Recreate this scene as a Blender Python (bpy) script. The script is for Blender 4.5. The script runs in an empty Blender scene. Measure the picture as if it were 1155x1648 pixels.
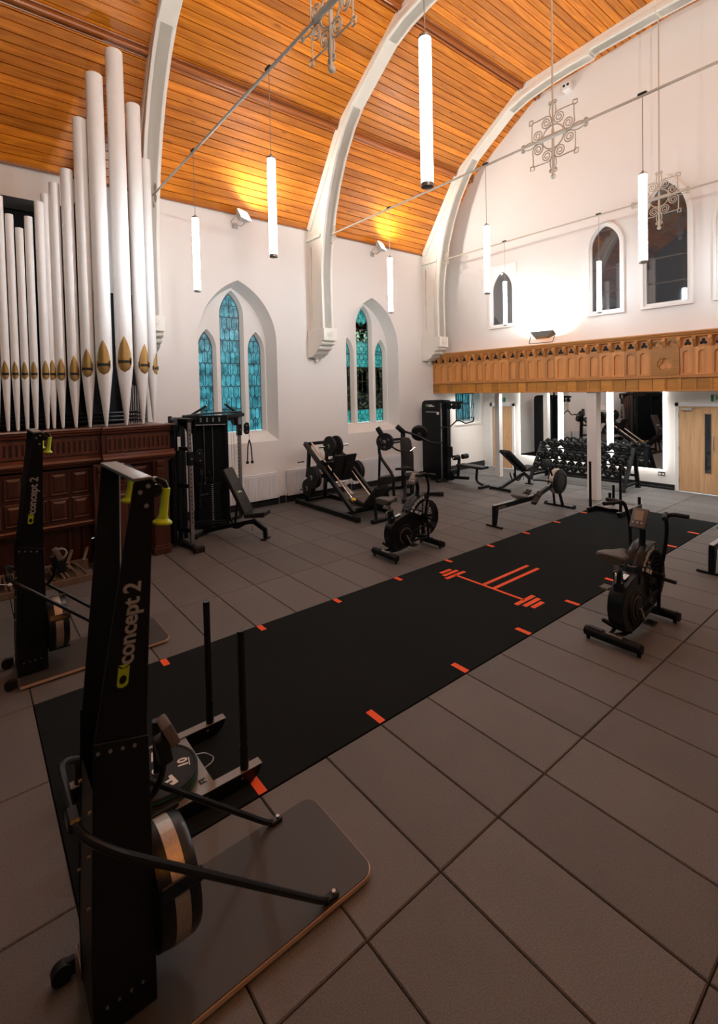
import bpy, bmesh, math, random
from mathutils import Vector, Matrix
from mathutils.geometry import tessellate_polygon

# ------------------------------------------------------------------ scene, camera, world, exposure
scene = bpy.context.scene
COL = scene.collection
random.seed(7)

def camera():
    yaw, pitch, roll = math.radians(51.1666), math.radians(-1.6549), math.radians(1.2334)
    f = Vector((math.cos(yaw) * math.cos(pitch), math.sin(yaw) * math.cos(pitch), math.sin(pitch)))
    r = Vector((math.sin(yaw), -math.cos(yaw), 0))
    d = f.cross(r)
    c, s = math.cos(roll), math.sin(roll)
    r2 = r * c + d * s
    d2 = d * c - r * s
    m = Matrix((r2, -d2, -f)).transposed().to_4x4()
    m.translation = (0, 0, 2.52)
    cd = bpy.data.cameras.new('camera')
    cd.sensor_fit = 'HORIZONTAL'
    cd.sensor_width = 36.0
    cd.lens = 785.0 / 1155.0 * 36.0
    cd.shift_y = -(824.0 - 648.85) / 1155.0
    cd.clip_start = 0.05
    cd.dof.use_dof = True
    cd.dof.focus_distance = 7.0
    cd.dof.aperture_fstop = 4.5
    co = bpy.data.objects.new('camera', cd)
    co.matrix_world = m
    COL.objects.link(co)
    scene.camera = co
camera()

world = bpy.data.worlds.new('dusk_sky')
scene.world = world
world.use_nodes = True
wn = world.node_tree.nodes
wn['Background'].inputs[0].default_value = (0.62, 0.90, 1.0, 1)
wn['Background'].inputs[1].default_value = 3.0

scene.view_settings.view_transform = 'Standard'
scene.view_settings.look = 'None'
scene.view_settings.gamma = 1.0
scene.view_settings.use_curve_mapping = False
scene.view_settings.exposure = 0.75
TUBE_POWER = 46.0
FLOOD_POWER = 27.0

# ------------------------------------------------------------------ materials
MATS = {}
def _mat(name):
    m = bpy.data.materials.new(name)
    m.use_nodes = True
    MATS[name] = m
    nt = m.node_tree
    return m, nt, nt.nodes, nt.links, nt.nodes['Principled BSDF']

def paint(name, col, rough=0.5, metal=0.0, spec=0.5, var=0.0, vscale=6.0, bump=0.0, bscale=60.0, coat=0.0):
    m, nt, N, L, P = _mat(name)
    P.inputs['Base Color'].default_value = (*col, 1)
    P.inputs['Roughness'].default_value = rough
    P.inputs['Metallic'].default_value = metal
    P.inputs['Specular IOR Level'].default_value = spec
    P.inputs['Coat Weight'].default_value = coat
    if var or bump:
        g = N.new('ShaderNodeNewGeometry')
    if var:
        t = N.new('ShaderNodeTexNoise'); t.inputs['Scale'].default_value = vscale; t.inputs['Detail'].default_value = 6
        L.new(g.outputs['Position'], t.inputs['Vector'])
        mx = N.new('ShaderNodeMix'); mx.data_type = 'RGBA'
        mx.inputs[6].default_value = (*[c * (1 - var) for c in col], 1)
        mx.inputs[7].default_value = (*[min(1, c * (1 + var)) for c in col], 1)
        L.new(t.outputs['Fac'], mx.inputs[0]); L.new(mx.outputs[2], P.inputs['Base Color'])
    if bump:
        t2 = N.new('ShaderNodeTexNoise'); t2.inputs['Scale'].default_value = bscale; t2.inputs['Detail'].default_value = 3
        L.new(g.outputs['Position'], t2.inputs['Vector'])
        b = N.new('ShaderNodeBump'); b.inputs['Strength'].default_value = bump; b.inputs['Distance'].default_value = 0.01
        L.new(t2.outputs['Fac'], b.inputs['Height']); L.new(b.outputs['Normal'], P.inputs['Normal'])
    return m

def wood(name, c0, c1, axis=0, rough=0.4, knots=False, scale=1.0, coat=0.0):
    """grain stretched along one world axis, shade shifted from piece to piece"""
    m, nt, N, L, P = _mat(name)
    g = N.new('ShaderNodeNewGeometry'); oi = N.new('ShaderNodeObjectInfo')
    mp = N.new('ShaderNodeMapping')
    s = [14.0 * scale] * 3; s[axis] = 0.9 * scale
    mp.inputs['Scale'].default_value = s
    off = N.new('ShaderNodeVectorMath'); off.operation = 'SCALE'
    cb = N.new('ShaderNodeCombineXYZ')
    for i in range(3): L.new(oi.outputs['Random'], cb.inputs[i])
    L.new(cb.outputs[0], off.inputs[0]); off.inputs['Scale'].default_value = 37.0
    ad = N.new('ShaderNodeVectorMath'); ad.operation = 'ADD'
    L.new(g.outputs['Position'], ad.inputs[0]); L.new(off.outputs[0], ad.inputs[1])
    L.new(ad.outputs[0], mp.inputs['Vector'])
    t = N.new('ShaderNodeTexNoise'); t.inputs['Scale'].default_value = 1.6; t.inputs['Detail'].default_value = 7; t.inputs['Distortion'].default_value = 0.6
    L.new(mp.outputs[0], t.inputs['Vector'])
    mr = N.new('ShaderNodeMapRange'); mr.inputs[1].default_value = 0.3; mr.inputs[2].default_value = 0.7
    L.new(t.outputs['Fac'], mr.inputs[0])
    mx = N.new('ShaderNodeMix'); mx.data_type = 'RGBA'
    mx.inputs[6].default_value = (*c0, 1); mx.inputs[7].default_value = (*c1, 1)
    L.new(mr.outputs[0], mx.inputs[0])
    col = mx.outputs[2]
    if knots:
        v = N.new('ShaderNodeTexVoronoi'); v.inputs['Scale'].default_value = 1.0
        mk = N.new('ShaderNodeMapping'); sk = [5.0] * 3; sk[axis] = 1.6
        mk.inputs['Scale'].default_value = sk
        L.new(ad.outputs[0], mk.inputs['Vector']); L.new(mk.outputs[0], v.inputs['Vector'])
        r2 = N.new('ShaderNodeMapRange'); r2.inputs[1].default_value = 0.05; r2.inputs[2].default_value = 0.14; r2.inputs[3].default_value = 0.35; r2.inputs[4].default_value = 1.0
        L.new(v.outputs['Distance'], r2.inputs[0])
        mk2 = N.new('ShaderNodeMix'); mk2.data_type = 'RGBA'
        mk2.inputs[6].default_value = (c0[0] * .35, c0[1] * .3, c0[2] * .3, 1)
        L.new(r2.outputs[0], mk2.inputs[0]); L.new(col, mk2.inputs[7]); col = mk2.outputs[2]
    hv = N.new('ShaderNodeHueSaturation')
    rr = N.new('ShaderNodeMapRange'); rr.inputs[3].default_value = 0.72; rr.inputs[4].default_value = 1.25
    L.new(oi.outputs['Random'], rr.inputs[0]); L.new(rr.outputs[0], hv.inputs['Value'])
    L.new(col, hv.inputs['Color']); L.new(hv.outputs[0], P.inputs['Base Color'])
    P.inputs['Roughness'].default_value = rough
    P.inputs['Coat Weight'].default_value = coat
    P.inputs['Coat Roughness'].default_value = 0.25
    b = N.new('ShaderNodeBump'); b.inputs['Strength'].default_value = 0.15; b.inputs['Distance'].default_value = 0.004
    L.new(t.outputs['Fac'], b.inputs['Height']); L.new(b.outputs['Normal'], P.inputs['Normal'])
    return m

def emit(name, col, strength):
    m, nt, N, L, P = _mat(name)
    P.inputs['Base Color'].default_value = (*col, 1)
    P.inputs['Emission Color'].default_value = (*col, 1)
    P.inputs['Emission Strength'].default_value = strength
    return m

def stained(name, c0, c1, scale=9.0, gloss=0.25):
    """coloured church glass: daylight diffuses through it"""
    m, nt, N, L, P = _mat(name)
    g = N.new('ShaderNodeNewGeometry')
    t = N.new('ShaderNodeTexNoise'); t.inputs['Scale'].default_value = scale; t.inputs['Detail'].default_value = 4
    L.new(g.outputs['Position'], t.inputs['Vector'])
    mr = N.new('ShaderNodeMapRange'); mr.inputs[1].default_value = .32; mr.inputs[2].default_value = .68
    L.new(t.outputs['Fac'], mr.inputs[0])
    mx = N.new('ShaderNodeMix'); mx.data_type = 'RGBA'; mx.inputs[6].default_value = (*c0, 1); mx.inputs[7].default_value = (*c1, 1)
    L.new(mr.outputs[0], mx.inputs[0])
    tr = N.new('ShaderNodeBsdfTranslucent'); L.new(mx.outputs[2], tr.inputs['Color'])
    gl = N.new('ShaderNodeBsdfGlossy'); gl.inputs['Roughness'].default_value = gloss
    fr = N.new('ShaderNodeFresnel'); fr.inputs[0].default_value = 1.45
    ms = N.new('ShaderNodeMixShader')
    L.new(fr.outputs[0], ms.inputs[0]); L.new(tr.outputs[0], ms.inputs[1]); L.new(gl.outputs[0], ms.inputs[2])
    L.new(ms.outputs[0], N['Material Output'].inputs['Surface'])
    return m

def figured(name, cols, scale=16.0):
    """patchwork of small painted glass pieces"""
    m, nt, N, L, P = _mat(name)
    g = N.new('ShaderNodeNewGeometry')
    v = N.new('ShaderNodeTexVoronoi'); v.inputs['Scale'].default_value = scale
    L.new(g.outputs['Position'], v.inputs['Vector'])
    cr = N.new('ShaderNodeValToRGB'); cr.color_ramp.interpolation = 'CONSTANT'
    e = cr.color_ramp.elements
    while len(e) < len(cols): e.new(0.5)
    for i, c in enumerate(cols):
        e[i].position = i / len(cols); e[i].color = (*c, 1)
    sx = N.new('ShaderNodeSeparateColor'); L.new(v.outputs['Color'], sx.inputs[0]); L.new(sx.outputs[0], cr.inputs[0])
    ve = N.new('ShaderNodeTexVoronoi'); ve.feature = 'DISTANCE_TO_EDGE'; ve.inputs['Scale'].default_value = scale
    L.new(g.outputs['Position'], ve.inputs['Vector'])
    mr = N.new('ShaderNodeMapRange'); mr.inputs[1].default_value = .02; mr.inputs[2].default_value = .07; mr.inputs[3].default_value = .06
    L.new(ve.outputs['Distance'], mr.inputs[0])
    mx = N.new('ShaderNodeMix'); mx.data_type = 'RGBA'; mx.blend_type = 'MULTIPLY'; mx.inputs[0].default_value = 1
    L.new(cr.outputs[0], mx.inputs[6]); L.new(mr.outputs[0], mx.inputs[7])
    tr = N.new('ShaderNodeBsdfTranslucent'); L.new(mx.outputs[2], tr.inputs['Color'])
    L.new(tr.outputs[0], N['Material Output'].inputs['Surface'])
    return m

def speckle(name, c0, c1, scale, rough, bump, spec=.3):
    m, nt, N, L, P = _mat(name)
    g = N.new('ShaderNodeNewGeometry'); oi = N.new('ShaderNodeObjectInfo')
    t = N.new('ShaderNodeTexNoise'); t.inputs['Scale'].default_value = scale; t.inputs['Detail'].default_value = 4; t.inputs['Roughness'].default_value = .8
    t2 = N.new('ShaderNodeTexNoise'); t2.inputs['Scale'].default_value = 1.3; t2.inputs['Detail'].default_value = 5
    L.new(g.outputs['Position'], t.inputs['Vector']); L.new(g.outputs['Position'], t2.inputs['Vector'])
    mr = N.new('ShaderNodeMapRange'); mr.inputs[1].default_value = .3; mr.inputs[2].default_value = .7
    L.new(t.outputs['Fac'], mr.inputs[0])
    mx = N.new('ShaderNodeMix'); mx.data_type = 'RGBA'; mx.inputs[6].default_value = (*c0, 1); mx.inputs[7].default_value = (*c1, 1)
    L.new(mr.outputs[0], mx.inputs[0])
    hv = N.new('ShaderNodeHueSaturation')
    a = N.new('ShaderNodeMath'); a.operation = 'MULTIPLY_ADD'; a.inputs[1].default_value = .22; a.inputs[2].default_value = .72
    b0 = N.new('ShaderNodeMath'); b0.operation = 'MULTIPLY_ADD'; b0.inputs[1].default_value = .35
    L.new(oi.outputs['Random'], a.inputs[0]); L.new(t2.outputs['Fac'], b0.inputs[0]); L.new(a.outputs[0], b0.inputs[2])
    L.new(b0.outputs[0], hv.inputs['Value']); L.new(mx.outputs[2], hv.inputs['Color'])
    L.new(hv.outputs[0], P.inputs['Base Color'])
    P.inputs['Roughness'].default_value = rough
    P.inputs['Specular IOR Level'].default_value = spec
    b = N.new('ShaderNodeBump'); b.inputs['Strength'].default_value = bump; b.inputs['Distance'].default_value = .004
    L.new(t.outputs['Fac'], b.inputs['Height']); L.new(b.outputs['Normal'], P.inputs['Normal'])
    return m

def make_materials():
    paint('wall_paint', (.82, .785, .745), .75, var=.03, vscale=1.2, bump=.05, bscale=25)
    paint('rear_darkened', (.16, .15, .14), .8)  # for unseen walls, darkened to cut bounce light near the camera
    paint('rib_paint', (.82, .79, .71), .55, var=.05, vscale=4)
    paint('iron_paint', (.50, .43, .35), .5, var=.12, vscale=12)
    paint('white_gloss', (.84, .82, .80), .3)
    paint('pipe_paint', (.82, .81, .79), .42, var=.05, vscale=9, bump=.06, bscale=120)
    paint('gold', (.42, .25, .085), .38, metal=.75, var=.15, vscale=18)
    paint('black_slot', (.012, .01, .009), .7)
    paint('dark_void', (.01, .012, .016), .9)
    wood('pine', (.48, .13, .004), (.84, .285, .014), 0, .38, knots=True, coat=.3)
    wood('pine_dark', (.28, .07, .008), (.42, .125, .016), 0, .4, coat=.25)
    wood('mahogany', (.046, .0125, .0065), (.082, .0225, .011), 2, .35, coat=.2)
    wood('mahogany_x', (.078, .021, .010), (.135, .038, .017), 0, .33, coat=.25)
    wood('pale_wood', (.13, .085, .055), (.20, .135, .09), 1, .55)
    wood('gallery_oak', (.56, .235, .062), (.72, .33, .10), 2, .45)
    wood('gallery_oak_y', (.56, .235, .062), (.72, .33, .10), 1, .45)
    wood('gallery_low', (.50, .21, .03), (.62, .28, .05), 1, .42)
    wood('door_veneer', (.43, .245, .12), (.56, .34, .18), 2, .45)
    speckle('rubber_tile', (.060, .057, .055), (.205, .196, .190), 170, .60, .35)
    speckle('turf', (.006, .0076, .008), (.019, .0242, .0256), 330, .95, .8, .08)
    paint('tile_bed', (.02, .016, .013), .9)
    paint('orange_print', (.90, .10, .012), .75, var=.12, vscale=200)
    stained('glass_blue', (.09, .21, .23), (.26, .48, .50), 7)
    stained('glass_green', (.05, .24, .24), (.20, .52, .46), 14)
    figured('glass_brown', [(.085, .065, .05), (.11, .085, .06), (.06, .055, .05), (.14, .12, .08), (.05, .06, .065), (.17, .16, .11)], 17)
    figured('glass_figure', [(.40, .42, .34), (.60, .62, .52), (.18, .26, .24), (.45, .48, .36), (.10, .12, .10)], 22)
    figured('glass_red', [(.55, .03, .015), (.75, .06, .03), (.30, .02, .015), (.50, .08, .04)], 26)
    paint('lead', (.035, .04, .045), .5, metal=.3)
    paint('black_steel', (.0042, .0055, .0070), .36, spec=.35)
    paint('black_satin', (.0042, .0056, .0072), .45, spec=.25)
    paint('black_plastic', (.0042, .0064, .0088), .3, spec=.35, bump=.02, bscale=200)
    paint('rubber_black', (.009, .009, .009), .6, spec=.3, bump=.05, bscale=180)
    paint('vinyl', (.018, .017, .016), .5, spec=.35, bump=.08, bscale=220)
    paint('vinyl_grey', (.075, .068, .060), .6, bump=.06, bscale=220)
    paint('chrome', (.75, .74, .72), .16, metal=1.0)
    paint('steel', (.42, .41, .40), .34, metal=.9, var=.1, vscale=20)
    paint('grey_plate', (.20, .18, .165), .42, metal=.35, var=.1, vscale=20)
    paint('silver_mesh', (.42, .37, .32), .42, metal=.7, var=.2, vscale=90)
    paint('lime', (.40, .60, .012), .45)
    paint('lime_print', (.42, .58, .02), .5)
    paint('grey_print', (.36, .36, .36), .5)
    paint('white_print', (.72, .70, .68), .5)
    paint('blue_white_print', (.80, .93, 1.0), .5)
    paint('green_print', (.16, .42, .05), .5)
    paint('green_rubber', (.01, .075, .045), .6)
    paint('yellow_cap', (.75, .48, .02), .5)
    paint('ply_edge', (.50, .36, .25), .6)
    paint('platform_mat', (.042, .038, .034), .55, bump=.1, bscale=300)
    paint('screen', (.30, .27, .22), .3)
    paint('console_grey', (.13, .115, .115), .4)
    paint('white_frame', (.82, .79, .75), .4)
    paint('radiator_white', (.86, .87, .90), .35)
    paint('skirting_black', (.012, .012, .013), .35)
    paint('mirror_glass', (.86, .88, .88), .015, metal=1.0)
    paint('lamp_shell', (.50, .47, .43), .4)
    paint('lamp_dark', (.09, .09, .08), .5)
    paint('cap_metal', (.32, .31, .30), .4, metal=.7)
    paint('exit_green', (.005, .22, .10), .4)
    paint('socket_metal', (.06, .06, .06), .3, metal=.5)
    m = paint('dark_pane', (.035, .042, .05), .03, spec=1.0); m.node_tree.nodes['Principled BSDF'].inputs['IOR'].default_value = 1.9
    emit('tube_glow', (.87, .98, 1.06), TUBE_POWER)
    emit('tube_glow_half', (.87, .98, 1.06), TUBE_POWER * .18)
    emit('tube_glow_dimmed', (.87, .98, 1.06), TUBE_POWER * .07)
    emit('flood_glow', (1.0, .96, .88), 60.0)
    emit('led_glow', (1.0, .95, .90), 9.0)
    m, nt, N, L, P = _mat('clear_plastic')
    P.inputs['Base Color'].default_value = (.8, .8, .8, 1); P.inputs['Roughness'].default_value = .08; P.inputs['Transmission Weight'].default_value = .9
make_materials()
def M(n): return MATS[n]

# ------------------------------------------------------------------ mesh builder
class MB:
    def __init__(s): s.v = []; s.f = []
    def add(s, vs, fs):
        o = len(s.v); s.v += [tuple(v) for v in vs]; s.f += [tuple(i + o for i in f) for f in fs]; return s
    def box(s, c, d, rot=None):
        x, y, z = d[0] / 2, d[1] / 2, d[2] / 2
        vs = [Vector(p) for p in ((-x, -y, -z), (x, -y, -z), (x, y, -z), (-x, y, -z), (-x, -y, z), (x, -y, z), (x, y, z), (-x, y, z))]
        if rot is not None: vs = [rot @ v for v in vs]
        c = Vector(c)
        return s.add([v + c for v in vs], [(3, 2, 1, 0), (4, 5, 6, 7), (0, 1, 5, 4), (1, 2, 6, 5), (2, 3, 7, 6), (3, 0, 4, 7)])
    def bb(s, x0, x1, y0, y1, z0, z1):
        return s.box(((x0 + x1) / 2, (y0 + y1) / 2, (z0 + z1) / 2), (abs(x1 - x0), abs(y1 - y0), abs(z1 - z0)))
    def bar(s, p0, p1, w, h, up=(0, 0, 1)):
        p0, p1 = Vector(p0), Vector(p1); d = (p1 - p0)
        n = d.normalized(); u = Vector(up)
        if abs(n.dot(u)) > .98: u = Vector((1, 0, 0))
        a = n.cross(u).normalized(); b = a.cross(n).normalized()
        vs = []
        for p in (p0, p1):
            for i, j in ((-1, -1), (1, -1), (1, 1), (-1, 1)):
                vs.append(p + a * (i * w / 2) + b * (j * h / 2))
        return s.add(vs, [(3, 2, 1, 0), (4, 5, 6, 7), (0, 1, 5, 4), (1, 2, 6, 5), (2, 3, 7, 6), (3, 0, 4, 7)])
    def cyl(s, p0, p1, r0, r1=None, n=16, caps=True):
        r1 = r0 if r1 is None else r1
        p0, p1 = Vector(p0), Vector(p1); d = (p1 - p0).normalized()
        u = Vector((0, 0, 1)) if abs(d.z) < .95 else Vector((1, 0, 0))
        a = d.cross(u).normalized(); b = a.cross(d)
        vs = []
        for p, r in ((p0, r0), (p1, r1)):
            for i in range(n):
                t = 2 * math.pi * i / n
                vs.append(p + a * (math.cos(t) * r) + b * (math.sin(t) * r))
        fs = [(i + n, (i + 1) % n + n, (i + 1) % n, i) for i in range(n)]
        if caps: fs += [tuple(range(n)), tuple(reversed(range(n, 2 * n)))]
        return s.add(vs, fs)
    def ring(s, c, axis, ro, ri, w, n=28):
        """flat ring (washer) of width w along axis"""
        c = Vector(c); d = Vector(axis).normalized()
        u = Vector((0, 0, 1)) if abs(d.z) < .95 else Vector((1, 0, 0))
        a = d.cross(u).normalized(); b = a.cross(d)
        vs = []
        for k, r in ((-w / 2, ro), (w / 2, ro), (w / 2, ri), (-w / 2, ri)):
            for i in range(n):
                t = 2 * math.pi * i / n
                vs.append(c + d * k + a * (math.cos(t) * r) + b * (math.sin(t) * r))
        fs = []
        for q in range(4):
            o, o2 = q * n, ((q + 1) % 4) * n
            fs += [(o + i, o + (i + 1) % n, o2 + (i + 1) % n, o2 + i) for i in range(n)]
        return s.add(vs, fs)
    def revolve(s, c, axis, prof, n=24, caps=True):
        """prof: list of (distance along axis, radius)"""
        c = Vector(c); d = Vector(axis).normalized()
        u = Vector((0, 0, 1)) if abs(d.z) < .95 else Vector((1, 0, 0))
        a = d.cross(u).normalized(); b = a.cross(d)
        vs = []
        for k, r in prof:
            for i in range(n):
                t = 2 * math.pi * i / n
                vs.append(c + d * k + a * (math.cos(t) * r) + b * (math.sin(t) * r))
        fs = []
        for q in range(len(prof) - 1):
            o, o2 = q * n, (q + 1) * n
            fs += [(o2 + i, o2 + (i + 1) % n, o + (i + 1) % n, o + i) for i in range(n)]
        if caps:
            fs += [tuple(range(n)), tuple(reversed(range((len(prof) - 1) * n, len(prof) * n)))]
        return s.add(vs, fs)
    def tube(s, pts, r, n=8, closed=False, caps=True):
        pts = [Vector(p) for p in pts]; m = len(pts)
        rs = r if isinstance(r, (list, tuple)) else [r] * m
        vs = []; prev = None
        for i, p in enumerate(pts):
            if closed: t = (pts[(i + 1) % m] - pts[i - 1]).normalized()
            elif i == 0: t = (pts[1] - pts[0]).normalized()
            elif i == m - 1: t = (pts[-1] - pts[-2]).normalized()
            else: t = ((pts[i + 1] - p).normalized() + (p - pts[i - 1]).normalized()).normalized()
            if prev is None:
                u = Vector((0, 0, 1)) if abs(t.z) < .9 else Vector((1, 0, 0))
                a = t.cross(u).normalized()
            else:
                a = (prev - t * prev.dot(t)).normalized()
            prev = a; b = t.cross(a)
            for k in range(n):
                q = 2 * math.pi * k / n
                vs.append(p + a * (math.cos(q) * rs[i]) + b * (math.sin(q) * rs[i]))
        fs = []
        for i in range(m if closed else m - 1):
            o, o2 = i * n, ((i + 1) % m) * n
            fs += [(o + k, o + (k + 1) % n, o2 + (k + 1) % n, o2 + k) for k in range(n)]
        if caps and not closed:
            fs += [tuple(reversed(range(n))), tuple(range((m - 1) * n, m * n))]
        return s.add(vs, fs)
    def prism(s, poly, to3d, w0, w1, holes=()):
        """extrude a 2D outline (with holes) between depths w0 and w1; to3d(u, v, w)"""
        loops = [list(poly)] + [list(h) for h in holes]
        flat = [p for l in loops for p in l]
        k = len(flat)
        vs = [to3d(u, v, w0) for u, v in flat] + [to3d(u, v, w1) for u, v in flat]
        fs = []
        if holes:
            tris = tessellate_polygon([[Vector((u, v, 0)) for u, v in l] for l in loops])
            for t in tris:
                fs.append(tuple(t)); fs.append(tuple(i + k for i in reversed(t)))
        else:
            fs += [tuple(range(k)), tuple(reversed(range(k, 2 * k)))]
        o = 0
        for l in loops:
            m = len(l)
            fs += [(o + i, o + k + i, o + k + (i + 1) % m, o + (i + 1) % m) for i in range(m)]
            o += m
        return s.add(vs, fs)
    def loft(s, a, b, closed=True):
        n = len(a)
        return s.add(list(a) + list(b), [(i, (i + 1) % n, n + (i + 1) % n, n + i) for i in range(n if closed else n - 1)])
    def ball(s, c, r, n=12, sc=(1, 1, 1)):
        c = Vector(c); m = n // 2; vs = []
        for j in range(m + 1):
            ph = math.pi * j / m
            for i in range(n):
                t = 2 * math.pi * i / n
                vs.append(c + Vector((r * sc[0] * math.sin(ph) * math.cos(t), r * sc[1] * math.sin(ph) * math.sin(t), r * sc[2] * math.cos(ph))))
        fs = [(j * n + i, (j + 1) * n + i, (j + 1) * n + (i + 1) % n, j * n + (i + 1) % n) for j in range(m) for i in range(n)]
        return s.add(vs, fs)
    def mesh(s, name, mat, bevel=0.0, seg=1, smooth=35, sub=(0, 0, 0)):
        me = bpy.data.meshes.new(name)
        ox, oy, oz = sub
        me.from_pydata([(x - ox, y - oy, z - oz) for x, y, z in s.v], [], s.f)
        bm = bmesh.new(); bm.from_mesh(me)
        bmesh.ops.recalc_face_normals(bm, faces=bm.faces)
        if bevel:
            es = [e for e in bm.edges if len(e.link_faces) == 2 and e.calc_face_angle(0) > math.radians(40)]
            bmesh.ops.bevel(bm, geom=es, offset=bevel, segments=seg, profile=.6, affect='EDGES', clamp_overlap=True)
        bm.to_mesh(me); bm.free()
        if smooth:
            me.shade_smooth(); me.set_sharp_from_angle(angle=math.radians(smooth))
        me.materials.append(M(mat) if isinstance(mat, str) else mat)
        return me

def link(name, data, parent=None, loc=None):
    o = bpy.data.objects.new(name, data); COL.objects.link(o)
    if parent is not None: o.parent = parent
    if loc is not None: o.location = loc
    return o
def obj(name, mb, mat, parent=None, world=False, **kw):
    """one mesh object; world=True when the builder holds world coordinates and the parent only has a location"""
    sub = (0, 0, 0)
    if world and parent is not None:
        p = parent
        sx = Vector((0, 0, 0))
        while p is not None: sx += p.location; p = p.parent
        sub = tuple(sx)
    return link(name, mb.mesh(name, mat, sub=sub, **kw), parent)
def tag(o, label, cat, group=None, kind=None):
    o['label'] = label; o['category'] = cat
    if group: o['group'] = group
    if kind: o['kind'] = kind
    return o
def thing(name, label, cat, loc=(0, 0, 0), rz=0.0, group=None, kind=None):
    o = link(name, None, None, loc); o.rotation_euler = (0, 0, rz); o.empty_display_size = .1
    return tag(o, label, cat, group, kind)
def copy_tree(o, parent=None):
    c = o.copy(); COL.objects.link(c)
    if parent is not None: c.parent = parent
    for ch in list(o.children): copy_tree(ch, c)
    return c
def fillet(pts, rad, n=5):
    pts = [Vector(p) for p in pts]; out = [pts[0]]
    for i in range(1, len(pts) - 1):
        a, p, b = pts[i - 1], pts[i], pts[i + 1]
        d1, d2 = (a - p), (b - p); r = min(rad, d1.length * .48, d2.length * .48)
        s, e = p + d1.normalized() * r, p + d2.normalized() * r
        for k in range(n + 1):
            t = k / n
            out.append(s * (1 - t) ** 2 + p * (2 * t * (1 - t)) + e * t * t)
    out.append(pts[-1]); return out
def text_mesh(body, size, mat, bold=0.0, extrude=.001, align='CENTER', spacing=1.0):
    cu = bpy.data.curves.new('print', 'FONT')
    cu.body = body; cu.size = size; cu.align_x = align; cu.align_y = 'CENTER'; cu.offset = bold; cu.extrude = extrude
    cu.space_character = spacing; cu.resolution_u = 3
    o = bpy.data.objects.new('print', cu); COL.objects.link(o)
    dg = bpy.context.evaluated_depsgraph_get()
    me = bpy.data.meshes.new_from_object(o.evaluated_get(dg))
    bpy.data.objects.remove(o); bpy.data.curves.remove(cu)
    me.materials.clear(); me.materials.append(M(mat))
    return me
def text(name, body, size, mat, parent, loc, right, up, bold=0.0, **kw):
    """lettering lying in the plane spanned by right and up (parent space)"""
    o = link(name, text_mesh(body, size, mat, bold, **kw), parent)
    r = Vector(right).normalized(); u = Vector(up).normalized(); n = r.cross(u)
    m = Matrix((r, u, n)).transposed().to_4x4(); m.translation = loc
    o.matrix_local = m
    return o

def block_a(name, size, mat, parent, loc, right, up, thick=.0015):
    """squared capital A mark"""
    r = Vector(right).normalized() * size; u = Vector(up).normalized() * size; n = r.cross(u).normalized(); c = Vector(loc)
    out = [(-.5, -.5), (-.24, -.5), (-.24, -.2), (.24, -.2), (.24, -.5), (.5, -.5), (.5, .5), (-.5, .5)]
    ho = [(-.24, .02), (.24, .02), (.24, .2), (-.24, .2)]
    return obj(name, MB().prism(out, lambda a, b, w: c + r * a + u * b + n * w, 0, thick, [ho]), mat, parent, smooth=0)
def print_lines(name, mat, parent, loc, right, up, rows, h, gap, thick=.0012):
    """lines of lettering too small to read, as short bars; rows lists the word widths of each line"""
    r = Vector(right).normalized(); u = Vector(up).normalized(); n = r.cross(u).normalized(); c = Vector(loc)
    mb = MB(); y = 0.0
    for row in rows:
        x = 0.0
        for w in row:
            mb.prism([(x, y), (x + w, y), (x + w, y + h), (x, y + h)], lambda a, b, q: c + r * a + u * b + n * q, 0, thick)
            x += w + h * .5
        y -= h + gap
    o = obj(name, mb, mat, parent, smooth=0); o['kind'] = 'stuff'
    return o
# ------------------------------------------------------------------ the shell of the hall
YW, YR, YC = 9.6, -2.36, 3.62           # long wall, opposite long wall, middle of the nave
XB, XU, XE = -1.7, 10.75, 12.8          # back wall, wall above the gallery, wall under the gallery
RIBS = (2.63, 6.41, 10.22)
CEIL = [(9.6, 6.25), (8.37, 8.07), (6.40, 9.37), (3.62, 9.56)]
TX0, TX1, TY0, TY1 = .34, 10.32, 2.73, 4.74

def arch(cx, half, z0, zs, za, n=9):
    """pointed arch outline as (x, z), counter-clockwise from bottom left"""
    a = half; h = za - zs; R = (h * h + a * a) / (2 * a)
    th = math.asin(min(1, h / R))
    right = [(cx + a - R + R * math.cos(th * i / n), zs + R * math.sin(th * i / n)) for i in range(n + 1)]
    left = [(2 * cx - x, z) for x, z in reversed(right[:-1])]
    return [(cx - a, z0), (cx + a, z0)] + right + left
def arch_half(half, zs, za, z):
    if z <= zs: return half
    a = half; h = za - zs; R = (h * h + a * a) / (2 * a)
    q = R * R - (z - zs) ** 2
    return max(0.0, a - R + math.sqrt(q)) if q > 0 else 0.0

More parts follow.
